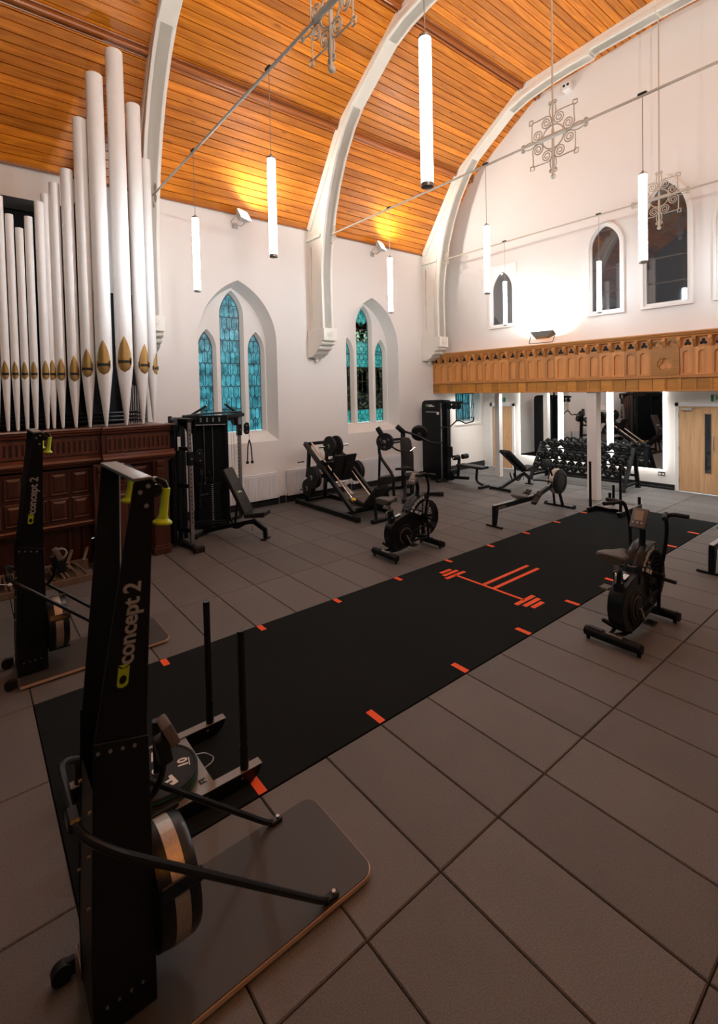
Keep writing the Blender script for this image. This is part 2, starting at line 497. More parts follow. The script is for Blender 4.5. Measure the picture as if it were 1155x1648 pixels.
def build_floor():
    fl = obj('floor', MB().bb(XB, XE + .1, YR - .1, YW + .1, -.15, -.028), 'tile_bed', smooth=0)
    tag(fl, 'dark brown rubber gym floor laid in long tiles', 'floor', kind='structure')
    cache = {}
    def tile(x0, x1, y0, y1):
        w, d = x1 - x0 - .007, y1 - y0 - .007
        k = (round(w, 3), round(d, 3))
        if k not in cache:
            mb = MB(); c = .006
            a = [(-w / 2, -d / 2, -.028), (w / 2, -d / 2, -.028), (w / 2, d / 2, -.028), (-w / 2, d / 2, -.028)]
            b = [(x, y, -c) for x, y, _ in a]
            t = [(-w / 2 + c, -d / 2 + c, 0), (w / 2 - c, -d / 2 + c, 0), (w / 2 - c, d / 2 - c, 0), (-w / 2 + c, d / 2 - c, 0)]
            mb.add(a + b + t, [(0, 1, 5, 4), (1, 2, 6, 5), (2, 3, 7, 6), (3, 0, 4, 7), (4, 5, 9, 8), (5, 6, 10, 9), (6, 7, 11, 10), (7, 4, 8, 11), (8, 9, 10, 11)])
            cache[k] = mb.mesh('tile', 'rubber_tile', smooth=0)
        o = link('tile', cache[k], fl, ((x0 + x1) / 2, (y0 + y1) / 2, 0))
        o.rotation_euler = (random.uniform(-.0012, .0012), random.uniform(-.001, .001), random.uniform(-.002, .002))
    rows_r = [YR, -1.43, -.39, .65, 1.69, TY0]
    rows_l = [TY1, 5.78, 6.82, 7.86, 8.90, YW]
    k0 = -2
    x = TX0 + k0 * .5
    while x < XE - .05:
        x1 = min(x + .5, XE)
        for r in (rows_r, rows_l):
            for a, b in zip(r[:-1], r[1:]): tile(x, x1, a, b)
        if x1 <= TX0 + .01 or x >= TX1 - .01:
            for a, b in ((TY0, 3.735), (3.735, TY1)): tile(x, x1, a, b)
        elif x < TX1 < x1:
            for a, b in ((TY0, 3.735), (3.735, TY1)): tile(TX1, x1, a, b)
        x = x1
    obj('tile_field', MB().bb(XB, TX0 + k0 * .5 - .004, YR, YW, -.028, 0), 'rubber_tile', fl, smooth=0)
    # turf strip with its printed marks
    tf = obj('turf_strip', MB().bb(TX0 + .004, TX1 - .004, TY0 + .004, TY1 - .004, -.027, .003), 'turf', smooth=0)
    tag(tf, 'long strip of black artificial turf with orange marks, inlaid in the floor', 'turf')
    def flat(name, quads):
        mb = MB()
        for q in quads: mb.prism(q, lambda u, v, w: (u, v, w), .0025, .0048)
        return obj(name, mb, 'orange_print', tf, smooth=0)
    def rect(x0, x1, y0, y1): return [(x0, y0), (x1, y0), (x1, y1), (x0, y1)]
    for k in range(9):
        x = 1.335 + k
        flat('distance_mark', [rect(x, x + .058, TY0 + .006, TY0 + .17)])
        flat('distance_mark', [rect(x, x + .058, TY1 - .13, TY1 - .006)])
    for q in MARK: flat('barbell_print', [q])
    return fl

# printed barbell on the turf (floor coordinates)
def rectc(cx, cy, lx, ly): return [(cx - lx / 2, cy - ly / 2), (cx + lx / 2, cy - ly / 2), (cx + lx / 2, cy + ly / 2), (cx - lx / 2, cy + ly / 2)]
MARK = []

def reveal(mb, o, i, y0, y1):
    mb.loft([(x, y0, z) for x, z in o], [(x, y1, z) for x, z in i])

def lancet_window(name, cx, label, kind):
    """three pointed lights behind one deep pointed recess in the long wall"""
    outer = arch(cx, .885, 1.42, 3.56, 4.86, 12)
    inner = arch(cx, .80, 1.60, 3.52, 4.76, 12)
    lights = [(-.565, .155, 3.43, 3.79), (0, .225, 4.17, 4.65), (.565, .155, 3.43, 3.79)]
    t = thing(name, label, 'window', (cx, YW, 1.42), kind='structure')
    mb = MB(); reveal(mb, outer, inner, YW, YW + .36)
    obj('reveal', mb, 'wall_paint', t, world=True)
    mb = MB()
    holes = [arch(cx + dx, h + .05, 1.60 + .02, zs, za + .06, 8) for dx, h, zs, za in lights]
    mb.prism(inner, lambda u, v, w: (u, w, v), YW + .36, YW + .56, holes)
    obj('tracery', mb, 'wall_paint', t, world=True)
    mb = MB()
    for (dx, h, zs, za), ho in zip(lights, holes):
        reveal(mb, ho, arch(cx + dx, h, 1.64, zs, za, 8), YW + .36, YW + .49)
    obj('light_chamfer', mb, 'wall_paint', t, world=True)
    for li, (dx, h, zs, za) in enumerate(lights):
        x0 = cx + dx
        n = 5 if li == 1 else 4
        lv = [1.64 + (za - 1.64) * k / n for k in range(n + 1)]
        if kind == 'blue':
            z = 1.64; lv = [1.64]
            while z + .6 < za: z += .5; lv.append(z)
            lv[-1:] = [lv[-1], za] if za - lv[-1] > .05 else [za]
        else:
            lv = ([1.64, 1.98, 2.33, 2.72, 3.10, 3.45, za] if li != 1 else [1.64, 1.98, 2.33, 2.72, 3.10, 3.45, 3.78, 4.10, za])
        for k in range(len(lv) - 1):
            za_, zb_ = lv[k] + .006, lv[k + 1] - .006
            m = 6 if zb_ > zs else 1
            zz = [za_ + (zb_ - za_) * j / m for j in range(m + 1)]
            R_ = [(x0 + arch_half(h, zs, za, z), z) for z in zz]
            poly = R_ + [(2 * x0 - x, z) for x, z in reversed(R_)]
            if kind == 'blue': mt = 'glass_blue'
            else:
                mt = 'glass_green' if k == 0 or za_ > 3.40 else 'glass_brown'
                if li == 1 and 3.45 <= za_ < 3.76: mt = 'glass_green'
                elif li == 1 and 3.76 <= za_ < 4.08: mt = 'glass_figure'
                elif li != 1 and 3.10 <= za_ < 3.4: mt = 'glass_green'
                elif li == 1 and 3.10 <= za_ < 3.4: mt = 'glass_green'
            obj('pane', MB().prism(poly, lambda u, v, w: (u, w, v), YW + .488, YW + .494), mt, t, world=True, smooth=0)
        # leading
        mb = MB(); Y = YW + .486
        for z in lv[1:-1]:
            w = arch_half(h, zs, za, z)
            mb.bar((x0 - w, Y - .004, z), (x0 + w, Y - .004, z), .016, .016)
        ed = arch(x0, h - .004, 1.645, zs, za - .006, 8)
        mb.tube([(x, Y, z) for x, z in ed], .009, 5, closed=True)
        def seg(xa, z_a, xb, z_b, r=.0042):
            for x, z in ((xa, z_a), (xb, z_b)):
                if abs(x - x0) > arch_half(h, zs, za, z) + .004 or z < 1.64: return
            mb.bar((xa, Y, z_a), (xb, Y, z_b), r * 2, r * 2, up=(0, 1, 0))
        if kind == 'blue':
            nc = 4 if li == 1 else 3
            p = 2 * h / nc; hz = .25; e = .055
            z = 1.64; r = 0
            while z < za:
                for c in range(nc + 1):
                    xc = x0 - h + p * c + (p / 2 if r % 2 else 0)
                    seg(xc, z + e, xc, z + hz - e)
                    seg(xc, z + hz - e, xc - p / 2, z + hz + e); seg(xc, z + hz - e, xc + p / 2, z + hz + e)
                    seg(xc - p / 2, z + hz, xc + p / 2, z + hz)
                z += hz; r += 1
            seg(x0, 1.64, x0, za - .1)
        else:
            rnd = random.Random(li)
            for zc0, zc1 in ((1.64, 1.98), (3.10, zs + .02), (zs, za)):
                z = zc0; r = 0
                while z < zc1:
                    for c in range(4):
                        xc = x0 - h + 2 * h / 3 * c + (h / 3 if r % 2 else 0)
                        j = rnd.uniform(-.015, .015)
                        seg(xc, z, xc + j, z + .085); seg(xc + j, z + .085, xc + h / 3, z + .115); seg(xc + j, z + .085, xc - h / 3, z + .105)
                    z += .11; r += 1
        obj('leading', mb, 'lead', t, world=True, smooth=0)
        if kind != 'blue':
            Yf = YW + .4835
            def blob(name, pts, mt): obj(name, MB().prism([(x0 + x, z) for x, z in pts], lambda u, v, w: (u, w, v), Yf - .003, Yf + .002), mt, t, world=True, smooth=0)
            s = h / .225
            # a draped standing figure, plain generic shape, and small red border squares
            if li == 1:
                for sx in (-.07, .08):
                    blob('figure_piece', [(sx - .05, 2.42), (sx + .055, 2.42), (sx + .06, 2.75), (sx + .045, 2.92), (sx + .02, 3.02), (sx - .025, 3.02), (sx - .05, 2.9)], 'glass_figure' if sx < 0 else 'glass_brown')
                blob('figure_piece', [(-.20, 4.08), (-.05, 4.02), (-.06, 4.22), (-.19, 4.32)], 'glass_red')
                blob('figure_piece', [(.20, 4.08), (.05, 4.02), (.06, 4.22), (.19, 4.32)], 'glass_red')
                blob('figure_piece', [(-.07, 3.80), (.08, 3.80), (.10, 4.05), (.05, 4.26), (0, 4.31), (-.05, 4.26), (-.09, 4.05)], 'glass_figure')
                for i in range(5): blob('border_piece', [(-.19 + i * .08, 1.985), (-.14 + i * .08, 1.985), (-.14 + i * .08, 2.015), (-.19 + i * .08, 2.015)], 'glass_red' if i % 2 else 'glass_figure')
            else:
                blob('figure_piece', [(-.05, 2.4), (.06, 2.4), (.07, 2.7), (.05, 2.92), (.02, 3.02), (-.02, 3.02), (-.05, 2.9)], 'glass_figure' if li == 2 else 'glass_brown')
    return outer

def frame_window(name, yc, half, z0, zs, za, label, square=False):
    """glazed pointed opening in the wall over the gallery"""
    t = thing(name, label, 'window', (XU, yc, z0), kind='structure')
    go = arch(yc, half, z0 + .10, zs, za, 10)
    if square:
        fr = [(yc - half - .11, z0), (yc + half + .11, z0), (yc + half + .11, za + .16), (yc - half - .11, za + .16)]
        mid = [(yc - half - .05, z0 + .06), (yc + half + .05, z0 + .06), (yc + half + .05, za + .10), (yc - half - .05, za + .10)]
    else:
        fr = arch(yc, half + .10, z0, zs, za + .13, 10); mid = arch(yc, half + .045, z0 + .055, zs, za + .06, 10)
    obj('frame', MB().prism(fr, lambda u, v, w: (w, u, v), XU - .055, XU + .02, [mid]), 'white_frame', t, world=True, bevel=.006)
    obj('inner_frame', MB().prism(mid, lambda u, v, w: (w, u, v), XU - .018, XU + .05, [go]), 'white_frame', t, world=True)
    obj('pane', MB().prism(go, lambda u, v, w: (w, u, v), XU + .012, XU + .03), 'dark_pane', t, world=True, smooth=0)
    return fr

def build_walls():
    w1 = lancet_window('window_1', 4.53, 'pointed window of three blue-green leaded lights beside the organ, above the first radiator', 'blue')
    w2 = lancet_window('window_2', 8.24, 'pointed stained-glass window of three lights with brown figure panels, nearest the gallery', 'figure')
    rec = [(11.45, 1.42), (12.62, 1.42), (12.62, 2.60), (11.45, 2.60)]
    org = [(-1.6, 2.0), (1.42, 2.0), (1.42, 5.72), (-1.6, 5.72)]
    wl = obj('wall_left', MB().prism([(XB - .2, 0), (XE + .3, 0), (XE + .3, 6.55), (XB - .2, 6.55)], lambda u, v, w: (u, w, v), YW, YW + .7, [w1, w2, rec, org]), 'wall_paint', smooth=0)
    tag(wl, 'long white plastered wall with two pointed windows', 'wall', kind='structure')
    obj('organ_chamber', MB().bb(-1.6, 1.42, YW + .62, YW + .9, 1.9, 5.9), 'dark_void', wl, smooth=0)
    # window under the gallery
    t = thing('window_3', 'blue-lit window with black iron bars under the gallery, by the side door', 'window', (12.0, YW, 1.42), kind='structure')
    obj('sill', MB().prism([(YW - .03, 1.39), (YW + .4, 1.47), (YW + .4, 1.36), (YW - .03, 1.36)], lambda u, v, w: (w, u, v), 11.42, 12.65), 'wall_paint', t, world=True)
    for i in range(3):
        xa = 11.62 + i * .32
        obj('pane', MB().bb(xa, xa + .31, YW + .39, YW + .40, 1.47, 2.6), 'glass_blue', t, world=True, smooth=0)
    mb = MB()
    for i in range(4):
        xa = 11.61 + i * .32
        mb.bb(xa - .013, xa + .013, YW + .36, YW + .39, 1.46, 2.6)
    mb.bb(11.6, 12.58, YW + .36, YW + .39, 1.98, 2.01); mb.bb(11.45, 11.61, YW + .3, YW + .41, 1.4, 2.6)
    obj('glazing_bar', mb, 'lead', t, world=True, smooth=0)
    for i in range(10):
        x = 11.64 + i * .1
        mb = MB(); pts = [(x + .015 * math.sin(k * 1.3 + i), YW + .2, 1.50 + k * .1) for k in range(11)]
        mb.tube(pts, .010, 6); mb.ball((x, YW + .2, 1.85 + .12 * (i % 2)), .022, 8)
        obj('iron_bar', mb, 'lead', t, world=True)
    mb = MB().bar((11.6, YW + .2, 1.54), (12.6, YW + .2, 1.54), .02, .02).bar((11.6, YW + .2, 2.3), (12.6, YW + .2, 2.3), .02, .02)
    obj('bar_rail', mb, 'lead', t, world=True, smooth=0)
    # wall over the gallery
    frs = []
    args = [('window_4', 7.42, .29, 4.0, 4.95, 5.43, 'smallest dark pointed window in a square white frame, at the wall corner', True),
            ('window_5', 4.84, .29, 4.0, 5.45, 5.88, 'dark pointed window in a white frame above the gallery, between the square-framed one and the tallest', False),
            ('window_6', 3.68, .36, 4.0, 5.72, 6.43, 'tallest dark pointed window above the gallery, behind the scroll ornament', False),
            ('window_7', 2.52, .29, 4.0, 5.45, 5.88, 'white frame of a pointed window cut off by the right edge, above the gallery', False)]
    for a in args: frs.append(frame_window(*a))
    out = [(YR - .3, 2.45), (YW + .2, 2.45), (YW + .2, 6.3), (8.5, 8.3), (6.4, 9.6), (YC, 9.8), (2 * YC - 6.4, 9.6), (2 * YC - 8.5, 8.3), (YR - .3, 6.3)]
    wu = obj('wall_end', MB().prism(out, lambda u, v, w: (w, u, v), XU, XU + .3, frs), 'wall_paint', smooth=0)
    tag(wu, 'white end wall above the wooden gallery with pointed windows', 'wall', kind='structure')
    obj('window_backing', MB().bb(XU + .3, XU + .32, YR, YW, 3.5, 7.5), 'dark_void', wu, smooth=0)
    # lower end wall and gallery soffit
    we = obj('wall_under_gallery', MB().bb(XE, XE + .25, YR - .2, YW + .2, 0, 2.6), 'wall_paint', smooth=0)
    tag(we, 'white wall under the gallery carrying mirrors and doors', 'wall', kind='structure')
    so = obj('ceiling_under_gallery', MB().bb(10.55, XE + .25, YR - .2, YW + .2, 2.47, 2.58), 'wall_paint', smooth=0)
    tag(so, 'flat white ceiling under the gallery', 'ceiling', kind='structure')
    # opposite wall and back wall behind the camera, unseen and darkened to dim the foreground
    wr = obj('wall_right', MB().bb(XB - .2, XE + .3, YR - .3, YR, 0, 6.55), 'rear_darkened', smooth=0)
    tag(wr, 'unseen long wall on the camera side, darkened to cut bounce light', 'wall', kind='structure')
    hs = []
    for yc in (-.6, 3.62, 7.8): hs.append(arch(yc, .75, 1.6, 3.8, 5.0, 10))
    outb = [(YR - .3, 0), (YW + .2, 0), (YW + .2, 6.3), (8.5, 8.3), (6.4, 9.6), (YC, 9.8), (2 * YC - 6.4, 9.6), (2 * YC - 8.5, 8.3), (YR - .3, 6.3)]
    wb = obj('wall_back', MB().prism(outb, lambda u, v, w: (w, u, v), XB - .3, XB, hs), 'rear_darkened', smooth=0)
    tag(wb, 'unseen wall behind the camera, darkened to cut bounce light, with three tall windows', 'wall', kind='structure')
    for h in hs:
        obj('pane', MB().prism(h, lambda u, v, w: (w, u, v), XB - .2, XB - .19), 'glass_blue', wb, smooth=0)
        xs = [p[0] for p in h]; zs_ = [p[1] for p in h]
        mb = MB(); c = (min(xs) + max(xs)) / 2
        mb.bb(XB - .19, XB - .15, c - .02, c + .02, 1.6, 4.95)
        for z in (2.4, 3.2, 4.0): mb.bb(XB - .19, XB - .15, min(xs), max(xs), z - .02, z + .02)
        obj('glazing_bar', mb, 'lead', wb, smooth=0)
    # skirting
    sk = obj('baseboard_left', MB().bb(2.6, XE, YW - .025, YW, 0, .17).bb(2.6, XE, YW - .034, YW, .05, .09), 'skirting_black', bevel=.004)
    tag(sk, 'glossy black skirting board along the long wall', 'skirting', kind='structure')
    sk = obj('baseboard_end', MB().bb(XE - .025, XE, 4.22, 8.45, 0, .13).bb(XE - .035, XE, 4.22, 8.45, .03, .055), 'skirting_black', bevel=.004)
    tag(sk, 'black skirting board beneath the mirrors', 'skirting', kind='structure')

def build_ceiling():
    prof = CEIL + [(2 * YC - y, z) for y, z in reversed(CEIL[:-1])]
    out = [(y + (.12 if y > YC else -.12), z + .1) for y, z in prof]
    out[3] = (YC, 9.68)
    poly = [(y + (.03 if y > YC else -.03 if y < YC else 0), z + .035) for y, z in prof] + [(y, z + .1) for y, z in reversed(out)]
    ce = obj('ceiling', MB().prism(poly, lambda u, v, w: (w, u, v), XB - .3, XU + .3), 'tile_bed', smooth=0)
    tag(ce, 'orange varnished pine boarded ceiling in sloping facets', 'ceiling', kind='structure')
    bays = [(XB, RIBS[0]), (RIBS[0], RIBS[1]), (RIBS[1], RIBS[2]), (RIBS[2], XU)]
    cache = {}
    for fi in range(3):
        A, B_ = Vector(CEIL[fi]), Vector(CEIL[fi + 1])
        L = (B_ - A).length; n = round(L / .137); w = L / n; d = (B_ - A) / L
        ang = math.atan2(d.y, d.x)
        for x0, x1 in bays:
            ln = x1 - x0
            k = (round(ln, 3), fi)
            if k not in cache:
                hw, g, t = w / 2 - .001, .008, .022
                mb = MB()
                sec = [(-hw, 0), (-hw + .004, -t * .6), (-hw + g, -t), (hw - g, -t), (hw - .004, -t * .6), (hw, 0)]
                mb.prism(sec, lambda u, v, q: (q, u, -v), -ln / 2, ln / 2)
                cache[k] = mb.mesh('plank', 'pine', smooth=0)
            for i in range(n):
                c = A + d * (w * (i + .5))
                # inward normal so that the board face looks into the hall
                o = link('plank', cache[k], ce, ((x0 + x1) / 2, c.x, c.y))
                o.rotation_euler = (ang, 0, 0)
    # the facets on the camera's side of the nave, never in view, as plain boarding
    for fi in range(3):
        (ya, za), (yb, zb) = CEIL[fi], CEIL[fi + 1]
        mb = MB().bar((XB, 2 * YC - (ya + yb) / 2, (za + zb) / 2 + .01), (XU, 2 * YC - (ya + yb) / 2, (za + zb) / 2 + .01), .02, math.hypot(ya - yb, za - zb), up=(0, yb - ya, za - zb))
        obj('boarding', mb, 'pine', ce, smooth=0)
    # purlins and wall cornice
    for (y, z), nm, dy, dz in ((CEIL[1], 'purlin', -.045, -.055), (CEIL[2], 'purlin', -.03, -.07)):
        for x0, x1 in bays:
            mb = MB()
            mb.tube([(x0, y + dy, z + dz), (x1, y + dy, z + dz)], .045, 10)
            mb.bar((x0, y + dy * .4, z + dz * .4), (x1, y + dy * .4, z + dz * .4), .15, .05, up=(0, -dy, -dz))
            mb.tube([(x0, y + dy * .6 + .07, z + dz * .6 - .055), (x1, y + dy * .6 + .07, z + dz * .6 - .055)], .018, 8)
            mb.tube([(x0, y + dy * .6 - .07, z + dz * .6 + .04), (x1, y + dy * .6 - .07, z + dz * .6 + .04)], .018, 8)
            obj(nm, mb, 'pine_dark', ce)
    for x0, x1 in bays:
        sec = [(YW, 6.22), (YW - .03, 6.22), (YW - .035, 6.32), (YW - .06, 6.34), (YW - .075, 6.37), (YW - .11, 6.40), (YW - .15, 6.45), (YW - .13, 6.5), (YW, 6.5)]
        obj('wall_plate', MB().prism(sec, lambda u, v, w: (w, u, v), x0, x1), 'pine_dark', ce, smooth=25)
        # thin cable clipped under the boards
        obj('clip_rail', MB().tube([(x0, YW - .02, 6.205), (x1, YW - .02, 6.205)], .006, 6), 'iron_paint', ce)

INNER = [(9.00, 3.86), (9.02, 4.9), (9.00, 5.35), (8.92, 5.85), (8.80, 6.4), (8.62, 6.95), (8.38, 7.48), (8.08, 7.95), (7.72, 8.35), (7.30, 8.68), (6.84, 8.93), (6.35, 9.09), (5.85, 9.17), (5.3, 9.21), (4.86, 9.22), (4.84, 9.28), (4.78, 9.30), (YC, 9.32)]
def build_ribs():
    for ri, (xc, lab) in enumerate(zip(RIBS, ('cream arched rib rising beside the organ pipes', 'cream arched rib between the two pointed windows, carried on a carved corbel', 'cream arched rib against the end wall, over the gallery corner'))):
        t = thing('trim_%d' % (ri + 1), lab, 'arch rib', (xc, YW, 3.3), kind='structure')
        for sgn in (1, -1):
            m = (lambda p: p) if sgn == 1 else (lambda p: (2 * YC - p[0], p[1]))
            inner = INNER
            outer = [(9.6, 3.86), (9.6, 6.25)] + [(y - .02, z - .03) for y, z in CEIL[1:3]] + [(YC, 9.52)]
            to = lambda u, v, w: (w, u, v)
            web = [m(p) for p in outer] + [m(p) for p in reversed(inner)]
            obj('web', MB().prism(web, to, xc - .095, xc + .095), 'rib_paint', t, world=True)
            # raised moulding along the soffit
            ins = []
            for i, p in enumerate(inner):
                a = Vector(inner[max(0, i - 1)]); b = Vector(inner[min(len(inner) - 1, i + 1)])
                tt = (b - a).normalized(); nn = Vector((tt.y, -tt.x))
                if nn.x < 0 and i < 10: nn = -nn
                if i >= 10 and nn.y < 0: nn = -nn
                ins.append((p[0] + nn.x * .11, p[1] + nn.y * .11))
            mould = [m(p) for p in inner] + [m(p) for p in reversed(ins)]
            obj('soffit_moulding', MB().prism(mould, to, xc - .15, xc + .15), 'rib_paint', t, world=True, bevel=.012, seg=2)
            ins2 = [(p[0] + (q[0] - p[0]) * 1.9, p[1] + (q[1] - p[1]) * 1.9) for p, q in zip(inner, ins)]
            ins1 = [(p[0] + (q[0] - p[0]) * 1.35, p[1] + (q[1] - p[1]) * 1.35) for p, q in zip(inner, ins)]
            obj('bead', MB().prism([m(p) for p in ins1] + [m(p) for p in reversed(ins2)], to, xc - .115, xc + .115), 'rib_paint', t, world=True, bevel=.008)
            # raised strip against the ceiling
            o2 = [(9.60, 6.25)] + CEIL[1:3] + [(YC, 9.56)]
            i2 = [(9.47, 6.16), (8.27, 7.94), (6.355, 9.22), (YC, 9.41)]
            obj('ceiling_strip', MB().prism([m(p) for p in o2] + [m(p) for p in reversed(i2)], to, xc - .145, xc + .145), 'rib_paint', t, world=True, bevel=.01)
            # corbel
            cb = [(9.6, 3.90), (8.93, 3.90), (8.93, 3.62), (9.03, 3.62), (9.03, 3.585), (8.99, 3.57), (9.02, 3.53), (9.14, 3.52), (9.14, 3.49), (9.10, 3.475), (9.13, 3.43), (9.22, 3.42), (9.24, 3.38), (9.30, 3.33), (9.40, 3.30), (9.42, 3.27), (9.6, 3.27)]
            co = obj('corbel', MB().prism([m(p) for p in cb], to, xc - .175, xc + .175), 'rib_paint', t, world=True, bevel=.008)
            ro = MB(); yy = m((8.928, 0))[0]
            ro.ring((xc, yy, 3.76), (0, 1, 0), .085, .07, .012, 20)
            for k in range(5):
                an = 2 * math.pi * k / 5
                ro.ball((xc + .035 * math.cos(an), yy, 3.76 + .035 * math.sin(an)), .024, 8, (1, .5, 1))
            ro.ball((xc, yy, 3.76), .018, 8)
            obj('rosette', ro, 'rib_paint', co, world=True)
            obj('drop', MB().revolve((xc, m((9.5, 0))[0], 3.27), (0, 0, -1), [(0, .045), (.03, .05), (.05, .03), (.09, .035), (.12, .0)], 12), 'rib_paint', co, world=True)
            # flaking seam between rib and wall
            if ri and sgn == 1:
                rnd = random.Random(ri); L_ = [(9.50, 4.1)]; R_ = []
                for k in range(13):
                    z = 4.25 + k * .125; w_ = .004 + .03 * (k / 12) ** 2 + rnd.uniform(0, .012)
                    L_.append((9.505 + rnd.uniform(-.006, .006), z)); R_.append((9.505 - w_, z + rnd.uniform(-.03, .03)))
                obj('flaked_seam', MB().prism(L_ + [(9.49, 5.86)] + list(reversed(R_)), to, xc - .0965, xc - .094), 'iron_paint', t, world=True, smooth=0)
            # flat iron strap at the tie rod
            obj('strap', MB().bb(xc - .165, xc + .165, m((9.58, 0))[0], m((9.03, 0))[0], 5.94, 6.0), 'rib_paint', t, world=True, bevel=.004)

def trefoil(cy, cz, r, n=10):
    """one closed outline around three lobes"""
    pts = []
    for k in range(3):
        a0 = math.pi / 2 + 2 * math.pi * k / 3
        lx, lz = cy + r * .62 * math.cos(a0), cz + r * .62 * math.sin(a0)
        for j in range(n + 1):
            a = a0 - math.radians(112) + math.radians(224) * j / n
            pts.append((lx + r * .5 * math.cos(a), lz + r * .5 * math.sin(a)))
    return pts

def build_gallery():
    t = thing('gallery_front', 'carved oak gallery parapet with trefoil frieze and arched panels across the end of the hall', 'gallery', (10.5, YC, 2.35), kind='structure')
    to = lambda u, v, w: (w, u, v)
    XF = 10.5; P = .2492; E = 3.87; n = 23
    y0, y1 = YR + .01, YW - .005
    # backing board, low boards, rails
    obj('backing', MB().bb(XF + .02, XF + .10, y0, y1, 2.36, 3.42), 'gallery_oak', t, world=True, smooth=0)
    sec = [(XF + .1, 3.36), (XF - .02, 3.345), (XF - .05, 3.36), (XF - .06, 3.385), (XF - .085, 3.40), (XF - .10, 3.43), (XF - .12, 3.44), (XF - .12, 3.465), (XF + .25, 3.47), (XF + .25, 3.40)]
    obj('cornice', MB().prism(sec, lambda u, v, w: (u, w, v), y0, y1), 'gallery_oak_y', t, world=True, smooth=25)
    obj('rail', MB().bb(XF - .035, XF + .02, y0, y1, 2.60, 2.635).bb(XF - .02, XF + .02, y0, y1, 2.635, 2.66), 'gallery_oak_y', t, world=True, bevel=.006)
    obj('bottom_rail', MB().bb(XF - .03, XF + .10, y0, y1, 2.345, 2.375), 'gallery_oak_y', t, world=True, bevel=.006)
    # one bay is made once and copied along the parapet
    yc = E + P / 2
    tp = [(-P / 2, 2.66), (P / 2, 2.66), (P / 2, 3.17), (-P / 2, 3.17)]
    op = [(-P * .31, 2.69), (P * .31, 2.69)] + [(P * .31 * math.cos(a), 3.055 + .055 * math.sin(a)) for a in [math.pi * k / 8 for k in range(9)]]
    me_panel = MB().prism(tp, to, -.012, .022, [op]).mesh('arched_panel', 'gallery_oak', smooth=0)
    fp = [(-P / 2, 3.17), (P / 2, 3.17), (P / 2, 3.36), (-P / 2, 3.36)]
    me_tref = MB().prism(fp, to, .0, .022, [trefoil(0, 3.252, .058)]).ring((.0, 0, 3.252), (1, 0, 0), .088, .076, .02, 20).mesh('trefoil_panel', 'gallery_oak', smooth=0)
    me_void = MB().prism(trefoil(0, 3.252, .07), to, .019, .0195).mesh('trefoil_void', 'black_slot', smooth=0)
    br = [(0.0, 3.36), (-.10, 3.36), (-.10, 3.30), (-.085, 3.29), (-.07, 3.25), (-.06, 3.245), (-.055, 3.215), (-.04, 3.21), (-.03, 3.175), (0.0, 3.17)]
    me_br = MB().prism(br, lambda u, v, w: (u, w, v), -.032, .032).mesh('bracket', 'gallery_oak', bevel=.004)
    me_mul = MB().bb(-.014, .02, -.022, .022, 2.375, 2.60).mesh('low_stile', 'gallery_low', bevel=.003)
    me_low = MB().bb(0.0, .02, -P / 2 + .022, P / 2 - .022, 2.375, 2.60).mesh('low_board', 'gallery_low', smooth=0)
    bz = (XF - 10.5, -YC, -2.35)
    def put(nm, me, y, z=0): return link(nm, me, t, (0, y - YC, -2.35))
    ys = [E + P * (i + .5) for i in range(n)] + [2 * YC - E - P * (i + .5) for i in range(9)]
    for y in ys:
        if y < YR + .1: continue
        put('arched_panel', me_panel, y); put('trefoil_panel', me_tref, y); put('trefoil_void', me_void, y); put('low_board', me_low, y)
    eds = [E + P * i for i in range(n + 1)] + [2 * YC - E - P * i for i in range(10)]
    for y in eds + [YC]:
        put('bracket', me_br, y); put('low_stile', me_mul, y)
    for y in (YC - P / 2, YC + P / 2): put('low_board', me_low, y)
    me = MB()
    me.prism([(3.372, 2.66), (3.868, 2.66), (3.868, 3.19), (3.372, 3.19)], to, XF - .03, XF + .02, [[(YC + .135 * math.cos(2 * math.pi * k / 28), 2.875 + .125 * math.sin(2 * math.pi * k / 28)) for k in range(28)]])
    mo = obj('medallion_panel', me, 'gallery_low', t, world=True, smooth=0)
    obj('medallion', MB().prism([(YC + .135 * math.cos(2 * math.pi * k / 28), 2.875 + .125 * math.sin(2 * math.pi * k / 28)) for k in range(28)], to, XF - .012, XF + .01, [trefoil(YC, 2.865, .105)]), 'gallery_low', mo, world=True, smooth=0)
    for s in (-1, 1):
        c = YC + s * P / 2
        obj('roundel_panel', MB().prism([(c - P / 2, 3.19), (c + P / 2, 3.19), (c + P / 2, 3.36), (c - P / 2, 3.36)], to, XF - .03, XF + .02, [[(c + .075 * math.cos(2 * math.pi * k / 20), 3.26 + .06 * math.sin(2 * math.pi * k / 20)) for k in range(20)]]), 'gallery_low', t, world=True, smooth=0)
        obj('roundel', MB().ring((XF, c, 3.25), (1, 0, 0), .062, .05, .014, 20).prism(trefoil(c, 3.25, .05), to, XF - .006, XF + .01), 'gallery_low', t, world=True, smooth=0)
    # pillars
    for x, y, h, lab in ((10.62, 5.06, .105, 'square white pillar in front of the dumbbell rack, carrying the gallery'), (11.5, 8.12, .075, 'slim square white pillar in front of the side door')):
        p = obj('pillar', MB().bb(x - h, x + h, y - h, y + h, 0, 2.45), 'wall_paint', bevel=.006)
        tag(p, lab, 'pillar', 'pillars under the gallery', 'structure')
MARK += [rectc(5.025, 4.43, .21, .055), rectc(5.025, 4.345, .29, .055), rectc(5.02, 4.255, .38, .055), rectc(5.02, 3.74, .04, 1.04), rectc(5.54, 3.81, 1.0, .05), rectc(5.54, 3.655, 1.0, .05),
         rectc(5.025, 3.215, .37, .055), rectc(5.03, 3.13, .31, .055), rectc(5.02, 3.05, .22, .055)]

